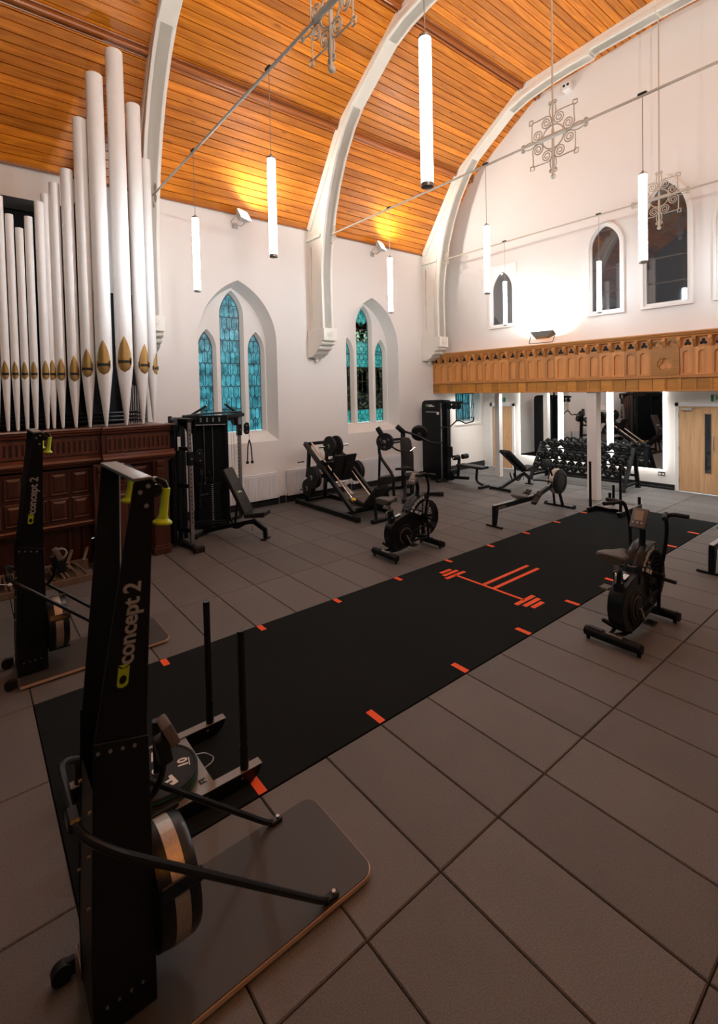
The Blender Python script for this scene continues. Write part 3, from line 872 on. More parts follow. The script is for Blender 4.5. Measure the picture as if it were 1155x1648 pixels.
# ------------------------------------------------------------------ tie rods, scrolls and pendant tubes
RODX = (2.66, 6.45, 10.2)
ROD_Z = 5.97
def spiral(c, r0, r1, a0, turns, n=26):
    return [(c[0] + (r0 + (r1 - r0) * k / n) * math.cos(a0 + turns * 2 * math.pi * k / n), c[1] + (r0 + (r1 - r0) * k / n) * math.sin(a0 + turns * 2 * math.pi * k / n)) for k in range(n + 1)]
def bez(a, b, c, n=7):
    return [tuple((1 - t) ** 2 * a[i] + 2 * t * (1 - t) * b[i] + t * t * c[i] for i in range(2)) for t in [k / n for k in range(n + 1)]]

def scroll_meshes():
    ms = {}
    def tub(pts, r=.0085): return MB().tube([(0, y, z) for y, z in pts], r, 6)
    q = []
    # one quadrant: a curl next to the upright, a curl next to the tie rod, joined at a little diamond tip
    c1, c2 = (.10, .225), (.235, .095)
    s1 = spiral(c1, .088, .016, math.radians(100), 2.15)
    s2 = spiral(c2, .088, .016, math.radians(-10), -2.15)
    tip = (.315, .305)
    mb = tub(bez(tip, (.22, .30), s1[0])[:-1] + s1); mb.tube([(0, y, z) for y, z in bez(tip, (.32, .2), s2[0])[:-1] + s2], .0085, 6)
    d = [(.315, .285), (.36, .29), (.355, .35), (.305, .35), (.30, .30)]
    mb.tube([(0, y, z) for y, z in d], .009, 6, closed=True)
    ms['quadrant'] = mb.mesh('scroll_quadrant', 'iron_paint')
    # one arm end: lens shape with two small curls
    mb = MB()
    for s in (-1, 1):
        c = spiral((.03 * s, .465), .03, .01, math.radians(-90), 1.3 * s, 14)
        mb.tube([(0, y, z) for y, z in bez((.005 * s, .24), (.075 * s, .33), (.03 * s, .435))[:-1] + c], .008, 6)
    ms['arm'] = mb.mesh('scroll_arm', 'iron_paint')
    ms['ring'] = MB().tube([(0, .16 * math.cos(2 * math.pi * k / 32), .16 * math.sin(2 * math.pi * k / 32)) for k in range(32)], .0095, 6, closed=True).mesh('ring', 'iron_paint')
    return ms

def build_rods():
    ms = scroll_meshes()
    rl = ('white-painted iron tie rod nearest the camera, crossing the upper left boards', 'white-painted iron tie rod across the middle of the hall, from the middle rib', 'thin pale tie rod close to the end wall, crossing the tall window')
    ol = ('wrought-iron scroll ornament cut by the top edge of the picture, on the nearest tie rod', 'wrought-iron scroll ornament hanging whole in front of the plain end wall', 'wrought-iron scroll ornament hanging in front of the tallest gallery window')
    for x, a, b in zip(RODX, rl, ol):
        t = thing('tie_rod', a, 'tie rod', (x, YC, ROD_Z), group='tie rods under the roof')
        obj('rod', MB().tube([(x, YW - .5, ROD_Z), (x, YR + .5, ROD_Z)], .017, 8), 'iron_paint', t, world=True)
        obj('collar', MB().tube([(x, YC + .2, ROD_Z), (x, YC - .2, ROD_Z)], .032, 10), 'iron_paint', t, world=True)
        for s in (-1, 1):
            y = YC + s * (YW - .83 - YC)
            mb = MB()
            for u in (-1, 1):
                sp = spiral((y - s * .02, ROD_Z + u * .09), .075, .016, math.radians(90 * -u), 2.0 * u * s)
                mb.tube([(x, p, q) for p, q in sp], .008, 6)
            mb.tube([(x, p, q) for p, q in spiral((y + s * .09, ROD_Z - .2), .03, .008, 0, 1.5, 14)], .008, 6)
            mb.tube([(x, p, q) for p, q in bez((y + s * .03, ROD_Z - .15), (y + s * .12, ROD_Z - .1), (y + s * .12, ROD_Z - .2))], .008, 6)
            obj('end_scroll', mb, 'iron_paint', t, world=True)
        # sling plates that carry the lamps
        for y in (6.97, 4.73, 2.46):
            obj('clamp', MB().box((x, y, ROD_Z + .02), (.05, .10, .03)), 'black_slot', t, world=True, bevel=.006)
        o = thing('scroll_ornament', b, 'ornament', (x + .022, YC, ROD_Z), group='iron scroll ornaments')
        for k in range(4):
            p = link('scroll_quadrant', ms['quadrant'], o); p.rotation_euler = (k * math.pi / 2, 0, 0)
            p = link('scroll_arm', ms['arm'], o); p.rotation_euler = (k * math.pi / 2, 0, 0)
        link('ring', ms['ring'], o)
        ztop = 9.3
        obj('hanger', MB().tube([(x + .022, YC, ztop), (x + .022, YC, ROD_Z + .1)], .012, 8).tube([(x + .022, YC, ROD_Z + .1), (x + .022, YC, ROD_Z - .52)], .02, 8), 'iron_paint', o, world=True)
        obj('ball', MB().ball((x + .022, YC, ROD_Z - .55), .036, 14), 'iron_paint', o, world=True)

def build_pendants():
    tube = MB().revolve((0, 0, 0), (0, 0, 1), [(0, .038), (.004, .045), (1.026, .045), (1.03, .038)], 20).mesh('diffuser', 'tube_glow')
    dim = tube.copy(); dim.materials[0] = M('tube_glow_dimmed')
    half = tube.copy(); half.materials[0] = M('tube_glow_half')
    cap = MB().revolve((0, 0, 0), (0, 0, 1), [(0, .030), (.004, .046), (.03, .046), (.034, .03)], 20).mesh('end_cap', 'cap_metal')
    cap2 = MB().revolve((0, 0, 0), (0, 0, 1), [(0, .046), (.02, .046), (.03, .02), (.05, .012)], 20).mesh('top_cap', 'cap_metal')
    cord = MB().tube([(0, 0, 0), (0, 0, .92)], .0042, 6).mesh('cable', 'cap_metal')
    lab = {(0, 0): 'slim glowing tube lamp hanging nearest the organ pipes', (0, 1): 'glowing tube lamp hanging before the boards between the first two ribs', (0, 2): 'largest and nearest glowing tube lamp, hanging top centre before the middle rib',
           (1, 0): 'glowing tube lamp hanging beside the figured stained-glass window', (1, 1): 'glowing tube lamp hanging in front of the square-framed gallery window', (1, 2): 'glowing tube lamp hanging in front of the tallest gallery window',
           (2, 0): 'small far tube lamp seen against the square-framed window, close to the end wall', (2, 1): 'small far tube lamp hanging in front of the middle pointed gallery window'}
    for i, x in enumerate(RODX):
        for j, y in enumerate((6.97, 4.73, 2.46)):
            l = lab.get((i, j), 'tube lamp hanging outside the right edge of the picture')
            t = thing('pendant_lamp', l, 'lamp', (x, y, 3.97), group='tube pendant lamps')
            link('diffuser', dim if (i, j) in ((0, 1), (0, 2)) else half if i == 2 else tube, t, (0, 0, .03)); link('end_cap', cap, t); link('top_cap', cap2, t, (0, 0, 1.055)); link('cable', cord, t, (0, 0, 1.08))

def area(name, loc, target, sx, sy, power, col=(1, .97, .92), parent=None, spread=160):
    ld = bpy.data.lights.new(name, 'AREA'); ld.shape = 'RECTANGLE'; ld.size = sx; ld.size_y = sy; ld.energy = power; ld.color = col
    ld.spread = math.radians(spread)
    o = bpy.data.objects.new(name, ld); COL.objects.link(o)
    d = (Vector(target) - Vector(loc)).normalized()
    o.rotation_euler = d.to_track_quat('-Z', 'Y').to_euler()
    if parent is not None:
        o.parent = parent; o.location = Vector(loc) - parent.location
    else: o.location = loc
    return o

def flood(label, base, direction, power, size=(.30, .22), group=None, shell='lamp_shell', mount=None):
    """floodlight: shallow tray body on a U bracket"""
    d = Vector(direction).normalized()
    side = Vector((0, 0, 1)).cross(d).normalized()
    if abs(d.z) > .97: side = Vector((0, 1, 0))
    up = d.cross(side).normalized()
    R3 = Matrix((side, up, d)).transposed()
    t = thing('floodlight', label, 'floodlight', base, group=group)
    hx, hy = size[0] / 2, size[1] / 2
    def P(a, b, c): return R3 @ Vector((a, b, c))
    mb = MB()
    back = [P(-hx * .55, -hy * .55, -.11), P(hx * .55, -hy * .55, -.11), P(hx * .55, hy * .55, -.11), P(-hx * .55, hy * .55, -.11)]
    mid = [P(-hx, -hy, 0), P(hx, -hy, 0), P(hx, hy, 0), P(-hx, hy, 0)]
    rim = [P(-hx, -hy, .03), P(hx, -hy, .03), P(hx, hy, .03), P(-hx, hy, .03)]
    mb.add(back, [(0, 1, 2, 3)]).loft(back, mid).loft(mid, rim)
    obj('housing', mb, shell, t, smooth=0)
    ins = [P(-hx * .93, -hy * .93, .018), P(hx * .93, -hy * .93, .018), P(hx * .93, hy * .93, .018), P(-hx * .93, hy * .93, .018)]
    obj('lens', MB().add(ins, [(0, 1, 2, 3)]), 'flood_glow', t, smooth=0)
    br = fillet([P(-hx - .015, 0, -.02), P(-hx - .015, -.02, -.25), P(hx + .015, -.02, -.25), P(hx + .015, 0, -.02)], .05)
    obj('bracket', MB().tube(br, .011, 6), shell, t)
    if mount is not None:
        m0 = P(0, -.02, -.25); m1 = Vector(mount) - Vector(base)
        obj('mount', MB().bar(m0, m1, .05, .05).box(m1, (.12, .03, .12)), shell, t, bevel=.004)
    c = Vector(base) + d * .035
    area('flood_beam', c, c + d, size[0] * .9, size[1] * .9, power, parent=t)
    return t

def build_floods():
    g = 'floodlights in the hall'
    flood('white floodlight under the boards above the blue-green window', (4.56, YW - .30, 6.12), (.36, -.80, .48), FLOOD_POWER * 1.1, group=g, mount=(4.50, YW - .015, 5.98))
    flood('white floodlight under the boards above the figured window', (8.32, YW - .30, 6.12), (.36, -.80, .48), FLOOD_POWER * 1.1, group=g, mount=(8.26, YW - .015, 5.98))
    flood('floodlight on a bracket standing on the gallery ledge, lighting the end wall', (10.56, 6.2, 3.72), (.55, 0.03, .83), FLOOD_POWER * .50, (.56, .16), group=g, shell='lamp_dark')
    for x, w, pw in ((.80, 'nearest the camera', 7.0), (4.56, 'in the middle bay', 2.2), (8.32, 'nearest the gallery', .9)):  # unseen floods, added to brighten the ceiling from the camera side
        flood('added unseen floodlight on the camera-side wall, %s' % w, (x, YR + .30, 6.12), (.1, .62, .72), FLOOD_POWER * pw, group=g, mount=(x, YR + .015, 5.98))
    t = thing('sensor_box', 'small white twin-eyed sensor box high on the end wall', 'sensor', (XU - .07, 5.62, 9.08))
    obj('case', MB().box((0, 0, .06), (.13, .19, .15)), 'white_gloss', t, bevel=.008)
    for s in (-1, 1): obj('eye', MB().cyl((-.064, s * .045, .09), (-.072, s * .045, .09), .028, n=14), 'black_slot', t)
    obj('glow_strip', MB().box((0, 0, -.02), (.11, .16, .02)), 'white_gloss', t, bevel=.004)

# ------------------------------------------------------------------ wall fittings
def radiator(label, x0, x1):
    t = thing('radiator', label, 'radiator', (x0, YW - .06, .15), group='white panel radiators')
    y = YW - .06
    obj('panel', MB().bb(x0, x1, y - .045, y + .03, .16, .72), 'radiator_white', t, world=True, bevel=.008)
    mb = MB(); n = int((x1 - x0 - .06) / .033)
    for i in range(n):
        x = x0 + .04 + i * .033
        mb.add([(x, y - .046, .19), (x + .008, y - .057, .20), (x + .018, y - .057, .20), (x + .026, y - .046, .19), (x, y - .046, .69), (x + .008, y - .057, .68), (x + .018, y - .057, .68), (x + .026, y - .046, .69)],
               [(0, 1, 5, 4), (1, 2, 6, 5), (2, 3, 7, 6), (4, 5, 6, 7), (3, 2, 1, 0)])
    r = obj('fins', mb, 'radiator_white', t, world=True, smooth=0); r['kind'] = 'stuff'
    obj('grille', MB().bb(x0, x1, y - .05, y + .03, .715, .73), 'radiator_white', t, world=True, bevel=.004)
    for x in (x0 - .04, x1 + .04):
        mb = MB().tube([(x, y, 0), (x, y, .19)], .009, 8).tube([(x, y, .19), (x + (.05 if x < x0 else -.05), y, .19)], .012, 8)
        obj('pipe', mb, 'cap_metal', t, world=True)
        obj('valve', MB().revolve((x, y, .16), (0, 0, 1), [(0, .014), (.01, .02), (.06, .022), (.11, .02), (.115, .01)], 12), 'white_gloss', t, world=True)

def build_under_gallery():
    XM = XE - .055
    spans = [(7.06, 8.24, 'tall backlit mirror panel beside the side door, left of the dumbbell rack'), (5.74, 6.90, 'tall backlit mirror panel in the middle, behind the dumbbell rack'), (4.45, 5.57, 'tall backlit mirror panel beside the vision-panel door')]
    for a, b, lab in spans:
        t = thing('mirror', lab, 'mirror', (XM, (a + b) / 2, .47), group='backlit wall mirrors')
        obj('glass', MB().bb(XM, XM + .006, a, b, .47, 2.44), 'mirror_glass', t, world=True, smooth=0)
        obj('back_tray', MB().bb(XM + .008, XE - .002, a + .05, b - .05, .52, 2.40), 'white_frame', t, world=True, smooth=0)
        mb = MB()
        mb.bb(XM + .012, XE - .012, a + .018, a + .03, .49, 2.42).bb(XM + .012, XE - .012, b - .03, b - .018, .49, 2.42)
        mb.bb(XM + .012, XE - .012, a + .03, b - .03, .488, .50)
        obj('led_strip', mb, 'led_glow', t, world=True, smooth=0)
    for i, y in enumerate((9.0, 7.6, 6.2, 4.8, 3.4, 2.0)):  # unseen fill lamps, added to brighten the space under the gallery
        o = ('first', 'second', 'third', 'fourth', 'fifth', 'sixth')[i]
        t = thing('fill_downlight', 'added unseen fill light in the ceiling under the gallery, %s from the long wall' % o, 'light', (11.65, y, 2.47), group='added fill lights under the gallery')
        obj('trim_ring', MB().ring((0, 0, -.004), (0, 0, 1), .075, .058, .012, 24), 'white_gloss', t)
        obj('lens', MB().cyl((0, 0, -.006), (0, 0, .0), .057, n=20), 'led_glow', t)
        area('fill_downlight_beam', (11.65, y, 2.455), (11.65, y, 0), .09, .09, 9, (1, .97, .93), t, 150)
    # oak doors
    t = thing('door_1', 'pale oak door with a narrow dark vision panel, at the right edge', 'door', (XE, 3.75, 0), kind='structure')
    x = XE
    obj('frame', MB().bb(x - .04, x + .02, 4.13, 4.21, 0, 2.05).bb(x - .04, x + .02, 3.29, 3.37, 0, 2.05).bb(x - .04, x + .02, 3.29, 4.21, 1.965, 2.05), 'white_gloss', t, world=True, bevel=.005)
    lf = MB().prism([(3.375, .01), (4.125, .01), (4.125, 1.96), (3.375, 1.96)], lambda u, v, w: (w, u, v), x - .03, x + .01, [[(3.50, .48), (3.62, .48), (3.62, 1.80), (3.50, 1.80)]])
    l = obj('leaf', lf, 'door_veneer', t, world=True, smooth=0)
    obj('vision_panel', MB().bb(x - .02, x - .012, 3.50, 3.62, .48, 1.80), 'dark_pane', l, world=True, smooth=0)
    obj('bead', MB().prism([(3.485, .465), (3.635, .465), (3.635, 1.815), (3.485, 1.815)], lambda u, v, w: (w, u, v), x - .036, x - .028, [[(3.503, .483), (3.617, .483), (3.617, 1.797), (3.503, 1.797)]]), 'door_veneer', l, world=True, smooth=0)
    obj('pull_handle', MB().tube(fillet([(x - .03, 3.44, 1.31), (x - .085, 3.44, 1.31), (x - .085, 3.44, 1.01), (x - .03, 3.44, 1.01)], .03), .011, 8), 'chrome', l, world=True)
    obj('closer', MB().box((x - .06, 3.96, 1.90), (.05, .20, .05)).bar((x - .06, 3.90, 1.935), (x - .08, 3.70, 1.955), .018, .008), 'lamp_shell', l, world=True, bevel=.006)
    for z in (.25, 1.0, 1.75): obj('hinge', MB().cyl((x - .035, 4.128, z - .05), (x - .035, 4.128, z + .05), .008, n=8), 'steel', t, world=True)
    t = thing('door_2', 'plain pale oak side door behind the slim pillar', 'door', (XE, 8.9, 0), kind='structure')
    obj('frame', MB().bb(x - .04, x + .02, 9.24, 9.33, 0, 2.0).bb(x - .04, x + .02, 8.46, 8.54, 0, 2.0).bb(x - .04, x + .02, 8.46, 9.33, 1.90, 2.0), 'white_gloss', t, world=True, bevel=.005)
    l = obj('leaf', MB().bb(x - .02, x + .01, 8.545, 9.235, .01, 1.895), 'door_veneer', t, world=True, smooth=0)
    obj('lever_handle', MB().tube(fillet([(x - .02, 8.62, .98), (x - .07, 8.62, .98), (x - .07, 8.74, .98)], .02), .009, 8), 'chrome', l, world=True)
    # signs
    t = thing('exit_sign', 'green exit sign with a running figure above the vision-panel door', 'sign', (XE - .01, 3.36, 2.155), group='green exit signs')
    obj('board', MB().box((0, 0, 0), (.016, .30, .15)), 'exit_green', t, bevel=.002)
    mb = MB()
    mb.prism([(.145, -.07), (.02, -.07), (.02, .07), (.145, .07)], lambda u, v, w: (w, u - .05, v), -.0105, -.0085)
    obj('doorway_print', mb, 'white_print', t, smooth=0)
    mb = MB(); to = lambda u, v, w: (w, u - .05, v)
    for a, b, w_ in (((.095, .03), (.07, -.005), .02), ((.07, -.005), (.095, -.03), .016), ((.095, -.03), (.12, -.04), .014), ((.07, -.005), (.045, -.045), .016), ((.09, .025), (.06, .03), .012), ((.06, .03), (.045, .01), .012), ((.09, .02), (.115, .005), .012)):
        mb.bar((-.0125, a[0] - .05, a[1]), (-.0125, b[0] - .05, b[1]), .003, w_, up=(0, -(b[1] - a[1]), b[0] - a[0]))
    mb.cyl((-.0135, .052, .05), (-.0115, .052, .05), .013, n=12)
    obj('running_figure_print', mb, 'exit_green', t, smooth=0)
    obj('arrow_print', MB().bar((-.0105, -.11, .0), (-.0105, -.06, .0), .003, .018, up=(0, 0, 1)).prism([(-.14, 0), (-.11, .035), (-.11, -.035)], lambda u, v, w: (w, u, v), -.0115, -.009), 'white_print', t, smooth=0)
    t = thing('exit_sign', 'small green and white sign with a down arrow above the side door', 'sign', (XE - .01, 8.86, 2.10), group='green exit signs')
    obj('board', MB().box((0, 0, 0), (.016, .24, .15)), 'white_gloss', t, bevel=.002)
    obj('field', MB().bb(-.0105, -.0085, -.02, .10, -.065, .065).bb(-.0105, -.0085, -.10, -.03, -.065, .065), 'exit_green', t, smooth=0)
    obj('arrow_print', MB().bb(-.013, -.0108, .03, .05, -.01, .045).prism([(.005, -.005), (.075, -.005), (.04, -.045)], lambda u, v, w: (w, u, v), -.013, -.0108), 'white_print', t, smooth=0)
    t = thing('wall_socket', 'dark metal double power socket below the mirror', 'socket', (XE - .006, 4.50, .36))
    obj('plate', MB().box((0, 0, 0), (.012, .15, .088)), 'socket_metal', t, bevel=.003)
    for s in (-1, 1):
        obj('outlet', MB().box((-.007, s * .036, -.008), (.004, .05, .045)), 'white_print', t, bevel=.002)
        obj('switch', MB().box((-.008, s * .02, .03), (.006, .02, .018)), 'black_slot', t)
    for a in ((3.75, 5.30, 'white panel radiator under the blue-green window, half hidden by the bench'), (5.56, 7.20, 'white panel radiator behind the leg press'), (7.42, 9.18, 'white panel radiator under the figured window, behind the chest press')): radiator(a[2], a[0], a[1])

# ------------------------------------------------------------------ pipe organ
PIPES = [(2.45, 8.55, 6.39, 2.95, .080, 55), (2.19, 8.22, 7.03, 2.98, .105, 28), (1.905, 8.05, 7.64, 3.02, .121, 0), (1.62, 8.03, 7.18, 2.97, .114, -4), (1.42, 8.12, 6.53, 2.91, .091, -6),
         (1.25, 8.20, 5.78, 2.84, .080, 8), (1.09, 8.25, 5.57, 2.84, .067, 8), (.985, 8.28, 5.40, 2.84, .060, 8), (.90, 8.24, 5.26, 2.84, .056, 8), (.767, 8.25, 5.03, 2.84, .051, 0), (.66, 8.25, 4.85, 2.84, .048, 0), (.55, 8.25, 5.02, 2.84, .049, 0), (.44, 8.25, 5.24, 2.84, .052, 0), (.325, 8.25, 5.43, 2.84, .057, 0),
         (.20, 8.22, 5.6, 2.84, .06, 0), (.06, 8.2, 5.8, 2.85, .066, 0), (-.10, 8.15, 6.5, 2.9, .085, 0), (-.30, 8.1, 7.1, 2.95, .105, 0), (-.55, 8.08, 7.6, 3.0, .12, 0)]
def build_organ():
    t = thing('pipe_organ', 'old pipe organ in a dark red wooden case with white pipes', 'organ', (1.5, 8.0, 0))
    zt = 2.045
    for i, (x, y, top, mz, r, ang) in enumerate(PIPES):
        mb = MB()
        prof = [(0, .016), (.02, .020), (mz - .06 - zt, r)]
        prof += [(mz - zt, r), (top - zt - .0, r), (top - zt, r - .004), (top - zt - .02, r - .006)]
        mb.revolve((0, 0, 0), (0, 0, 1), prof, 22, caps=False)
        p = obj('pipe', mb, 'pipe_paint', t); p.location = (x - 1.5, y - 8.0, zt)
        p.rotation_euler = (random.uniform(-.002, .002), random.uniform(-.002, .002), 0)
        # gilded mouth wrapped round the front of the pipe
        a0 = math.radians(-90 - 12 + ang)
        hw = r * .86; H = r * 2.9 + .035; D = r * 1.15 + .02; m = mz - zt - .01
        def rad(z): return r if z > mz - .06 - zt else .020 + (r - .020) * max(0, (z - .02)) / (mz - .06 - zt - .02)
        def wrap(u, z, o=.004):
            q = rad(z) + o; a = a0 + max(-1.35, min(1.35, u / r))
            return (q * math.cos(a), q * math.sin(a), z)
        vs = []; rows = 14; cols = 9
        for k in range(rows + 1):
            z = m - D + (D + H) * k / rows
            if z < m: w = hw * math.sqrt(max(0, 1 - ((m - z) / D) ** 2))
            else:
                f = (z - m) / H; w = hw * (1 - f ** 1.9)
            for c in range(cols): vs.append(wrap(w * (-1 + 2 * c / (cols - 1)), z))
        fs = [(k * cols + c, k * cols + c + 1, (k + 1) * cols + c + 1, (k + 1) * cols + c) for k in range(rows) for c in range(cols - 1)]
        mo = obj('mouth', MB().add(vs, fs), 'gold', p)
        sl = []
        for z in (m - .012 - r * .07, m + .012 + r * .07):
            for c in range(7): sl.append(wrap(hw * .86 * (-1 + 2 * c / 6), z, .007))
        obj('slot', MB().add(sl, [(c, c + 1, 8 + c, 7 + c) for c in range(6)]), 'black_slot', mo)
        for s in (-1, 1):
            q0, q1 = wrap(s * hw * 1.02, m - r * .35, 0), wrap(s * hw * 1.02, m + r * .5, 0)
            d = Vector((math.cos(a0), math.sin(a0), 0)) * (r * .35)
            obj('ear', MB().bar(Vector(q0) + d * .3, Vector(q1) + d * .3, .006, r * .5, up=d), 'gold', mo, smooth=0)
    W = dict(world=True)
    # near-black sheet standing in for the shade behind the pipes
    obj('inner_shade_sheet', MB().bb(-1.6, 2.35, 8.62, 8.66, zt, 4.15), 'dark_void', t, smooth=0, **W)
    mb = MB()
    for k in range(11): mb.cyl((1.98 + k * .035, 8.5, zt), (1.98 + k * .035, 8.5, 2.75 - k * .02), .011, n=6)
    obj('rear_pipes', mb, 'steel', t, **W)
    for k in range(3): obj('inner_rail', MB().tube([(-1.5, 8.5, zt + .06 + k * .06), (2.3, 8.5, zt + .06 + k * .06)], .02, 6), 'black_steel', t, **W)
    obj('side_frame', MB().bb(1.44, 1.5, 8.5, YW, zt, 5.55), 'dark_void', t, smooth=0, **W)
    # case: two blocks, the right one stepping forward
    def block(x0, x1, yf, nm):
        obj('case_body', MB().bb(x0, x1, yf + .06, YW - .01, 1.46, zt - .02), 'mahogany_x', t, smooth=0, **W)
        sec = [(yf + .08, zt), (yf - .07, zt), (yf - .075, zt - .02), (yf - .05, zt - .035), (yf - .05, zt - .055), (yf - .02, zt - .07), (yf - .01, zt - .10), (yf + .02, zt - .115), (yf + .08, zt - .12)]
        obj('cornice', MB().prism(sec, lambda u, v, w: (w, u, v), x0, x1 + (.06 if x1 > 2 else 0)), 'mahogany_x', t, smooth=30, **W)
        sec = [(yf + .08, 1.64), (yf + .02, 1.64), (yf, 1.62), (yf - .035, 1.60), (yf - .05, 1.57), (yf - .03, 1.535), (yf + .01, 1.52), (yf + .03, 1.49), (yf + .08, 1.48)]
        obj('lower_moulding', MB().prism(sec, lambda u, v, w: (w, u, v), x0, x1 + (.05 if x1 > 2 else 0)), 'mahogany_x', t, smooth=30, **W)
        obj('frieze', MB().bb(x0, x1, yf + .035, yf + .08, 1.62, zt - .1), 'mahogany', t, smooth=0, **W)  # board behind the slots, darker wood paints in their shade
        # frieze boards with round-headed slots
        P_ = .068; n = int((x1 - x0 - .05) / P_)
        sl = MB().prism([(-P_ / 2, 1.66), (P_ / 2, 1.66), (P_ / 2, 1.90), (-P_ / 2, 1.90)], lambda u, v, w: (u, w, v), -.022, 0, [[(-.017, 1.70), (.017, 1.70)] + [(.017 * math.cos(a), 1.845 + .017 * math.sin(a)) for a in [math.pi * k / 6 for k in range(7)]]]).mesh('fluted_slat', 'mahogany_x', smooth=0)
        for i in range(n): link('fluted_slat', sl, t, (x1 - .03 - P_ * (i + .5) - 1.5, yf + .035 - 8.0, 0))
    block(-1.6, 1.52, 7.98, 'left')
    block(1.52, 2.50, 7.86, 'right')
    # side of the case
    obj('case_side', MB().bb(2.40, 2.46, 7.9, YW - .01, 0, 1.5), 'mahogany', t, smooth=0, **W)
    # pilasters
    for x0, x1, yf in ((1.40, 1.60, 7.90), (2.22, 2.42, 7.88)):
        pl = obj('pilaster', MB().bb(x0, x1, yf, yf + .12, 0, 1.5).bb(x0 - .025, x1 + .025, yf - .025, yf + .12, 0, .10).bb(x0 - .015, x1 + .015, yf - .012, yf + .12, .10, .14), 'mahogany', t, bevel=.005, **W)
        obj('console', MB().prism([(yf, 1.48), (yf - .09, 1.48), (yf - .09, 1.40), (yf - .05, 1.38), (yf - .06, 1.30), (yf - .025, 1.22), (yf, 1.05)], lambda u, v, w: (w, u, v), x0 + .04, x1 - .06), 'mahogany', pl, bevel=.006, **W)
    # right hand panelling
    obj('panel_board', MB().bb(1.6, 2.3, 7.99, 8.03, 0, 1.5), 'mahogany', t, smooth=0, **W)
    def fielded(x0, x1, z0, z1, y):
        a = [(x0, y, z0), (x1, y, z0), (x1, y, z1), (x0, y, z1)]
        b = [(x0 + .02, y - .018, z0 + .02), (x1 - .02, y - .018, z0 + .02), (x1 - .02, y - .018, z1 - .02), (x0 + .02, y - .018, z1 - .02)]
        c = [(x0 + .035, y - .006, z0 + .035), (x1 - .035, y - .006, z0 + .035), (x1 - .035, y - .006, z1 - .035), (x0 + .035, y - .006, z1 - .035)]
        d = [(x0 + .07, y - .022, z0 + .07), (x1 - .07, y - .022, z0 + .07), (x1 - .07, y - .022, z1 - .07), (x0 + .07, y - .022, z1 - .07)]
        obj('raised_panel', MB().loft(a, b).loft(b, c).loft(c, d).add(d, [(0, 1, 2, 3)]), 'mahogany', t, smooth=0, **W)
    for x0, x1 in ((1.63, 1.90), (1.93, 2.20)):
        fielded(x0, x1, 1.12, 1.44, 7.99); fielded(x0, x1, .16, 1.06, 7.99)
    # left hand panelling above the pedals
    obj('panel_board', MB().bb(-1.6, 1.4, 8.04, 8.08, .66, 1.5), 'mahogany', t, smooth=0, **W)
    for k in range(8):
        x1 = 1.37 - k * .265
        fielded(x1 - .24, x1, 1.10, 1.44, 8.04); fielded(x1 - .24, x1, .74, 1.06, 8.04)
    obj('ledge', MB().prism([(8.08, .70), (7.97, .70), (7.96, .68), (7.99, .655), (8.0, .63), (8.08, .62)], lambda u, v, w: (w, u, v), -1.6, 1.4), 'mahogany_x', t, smooth=30, **W)
    obj('knee_board', MB().bb(-1.6, 1.4, 8.22, 8.26, 0, .68), 'mahogany', t, smooth=0, **W)
    for x in (1.28, 1.10): obj('swell_post', MB().cyl((x, 8.15, 0.05), (x + .02, 8.17, .66), .022, n=8), 'mahogany', t, **W)
    for x in (1.02, 1.22): obj('swell_pedal', MB().bar((x, 7.85, .16), (x + .09, 8.02, .30), .035, .03), 'pale_wood', t, bevel=.004, **W)
    # pedal board
    obj('pedal_board', MB().bb(-.35, 1.26, 7.42, 7.50, 0, .085).bb(-.35, 1.30, 7.95, 8.05, 0, .14).bb(-.35, 1.26, 7.50, 7.95, 0, .02), 'pale_wood', t, bevel=.004, **W)
    for i in range(30):
        xf = 1.19 - i * .052
        sharp = i % 12 in (1, 3, 6, 8, 10)
        obj('pedal', MB().bar((xf, 7.45 if not sharp else 7.72, .10 if not sharp else .135), (xf * .93 + .03, 8.0, .125), .026, .03), 'pale_wood', t, bevel=.003, **W)
    # coiled lead and small lamp left on the pedals
    k = thing('coiled_lead', 'coiled cable on a small black box lying on the organ pedals', 'cable', (.93, 7.68, .115))
    obj('box', MB().box((0, 0, .09), (.10, .09, .18)), 'black_plastic', k, bevel=.006)
    obj('coil', MB().tube([(.075 * math.cos(a) , -.03 + .004 * i, .25 + .075 * math.sin(a)) for i, a in enumerate([j * .42 for j in range(32)])], .006, 5), 'grey_print', k)
    k = thing('white_lead', 'short white cable with a plug lying on the organ pedals', 'cable', (.33, 7.6, .115))
    obj('cord', MB().tube([(-.25, .02, .03), (-.18, .0, .05), (-.08, -.03, .05), (0, -.04, .03)], .006, 6), 'white_gloss', k)
    obj('plug', MB().box((.02, -.045, .025), (.05, .035, .03)), 'white_gloss', k, bevel=.006)
# ------------------------------------------------------------------ gym machines
def wplate(t, c, axis, r=.22, w=.05, name='weight_plate', rings=True):
    """rubber weight plate with rim, hub and grip holes, a part of the machine that carries it"""
    d = Vector(axis).normalized(); c = Vector(c)
    mb = MB().revolve(c - d * (w / 2), d, [(0, .04), (0, r * .72), (-.0, r * .78), (.0, r * .97), (.006, r), (w - .006, r), (w, r * .97), (w, r * .80), (w - .012, r * .74), (w - .012, .05), (w, .045)], 30)
    p = obj(name, mb, 'rubber_black', t)
    u = Vector((0, 0, 1)) if abs(d.z) < .9 else Vector((1, 0, 0)); a = d.cross(u).normalized(); b = a.cross(d)
    hub = MB().ring(c, d, .045, .027, w + .01, 16)
    obj('hub', hub, 'steel', p)
    for k in range(3):
        an = 2 * math.pi * k / 3 + .5
        q = c + (a * math.cos(an) + b * math.sin(an)) * r * .58
        obj('grip_hole', MB().ring(q, d, .026, .016, w - .006, 12), 'steel', p)
    return p

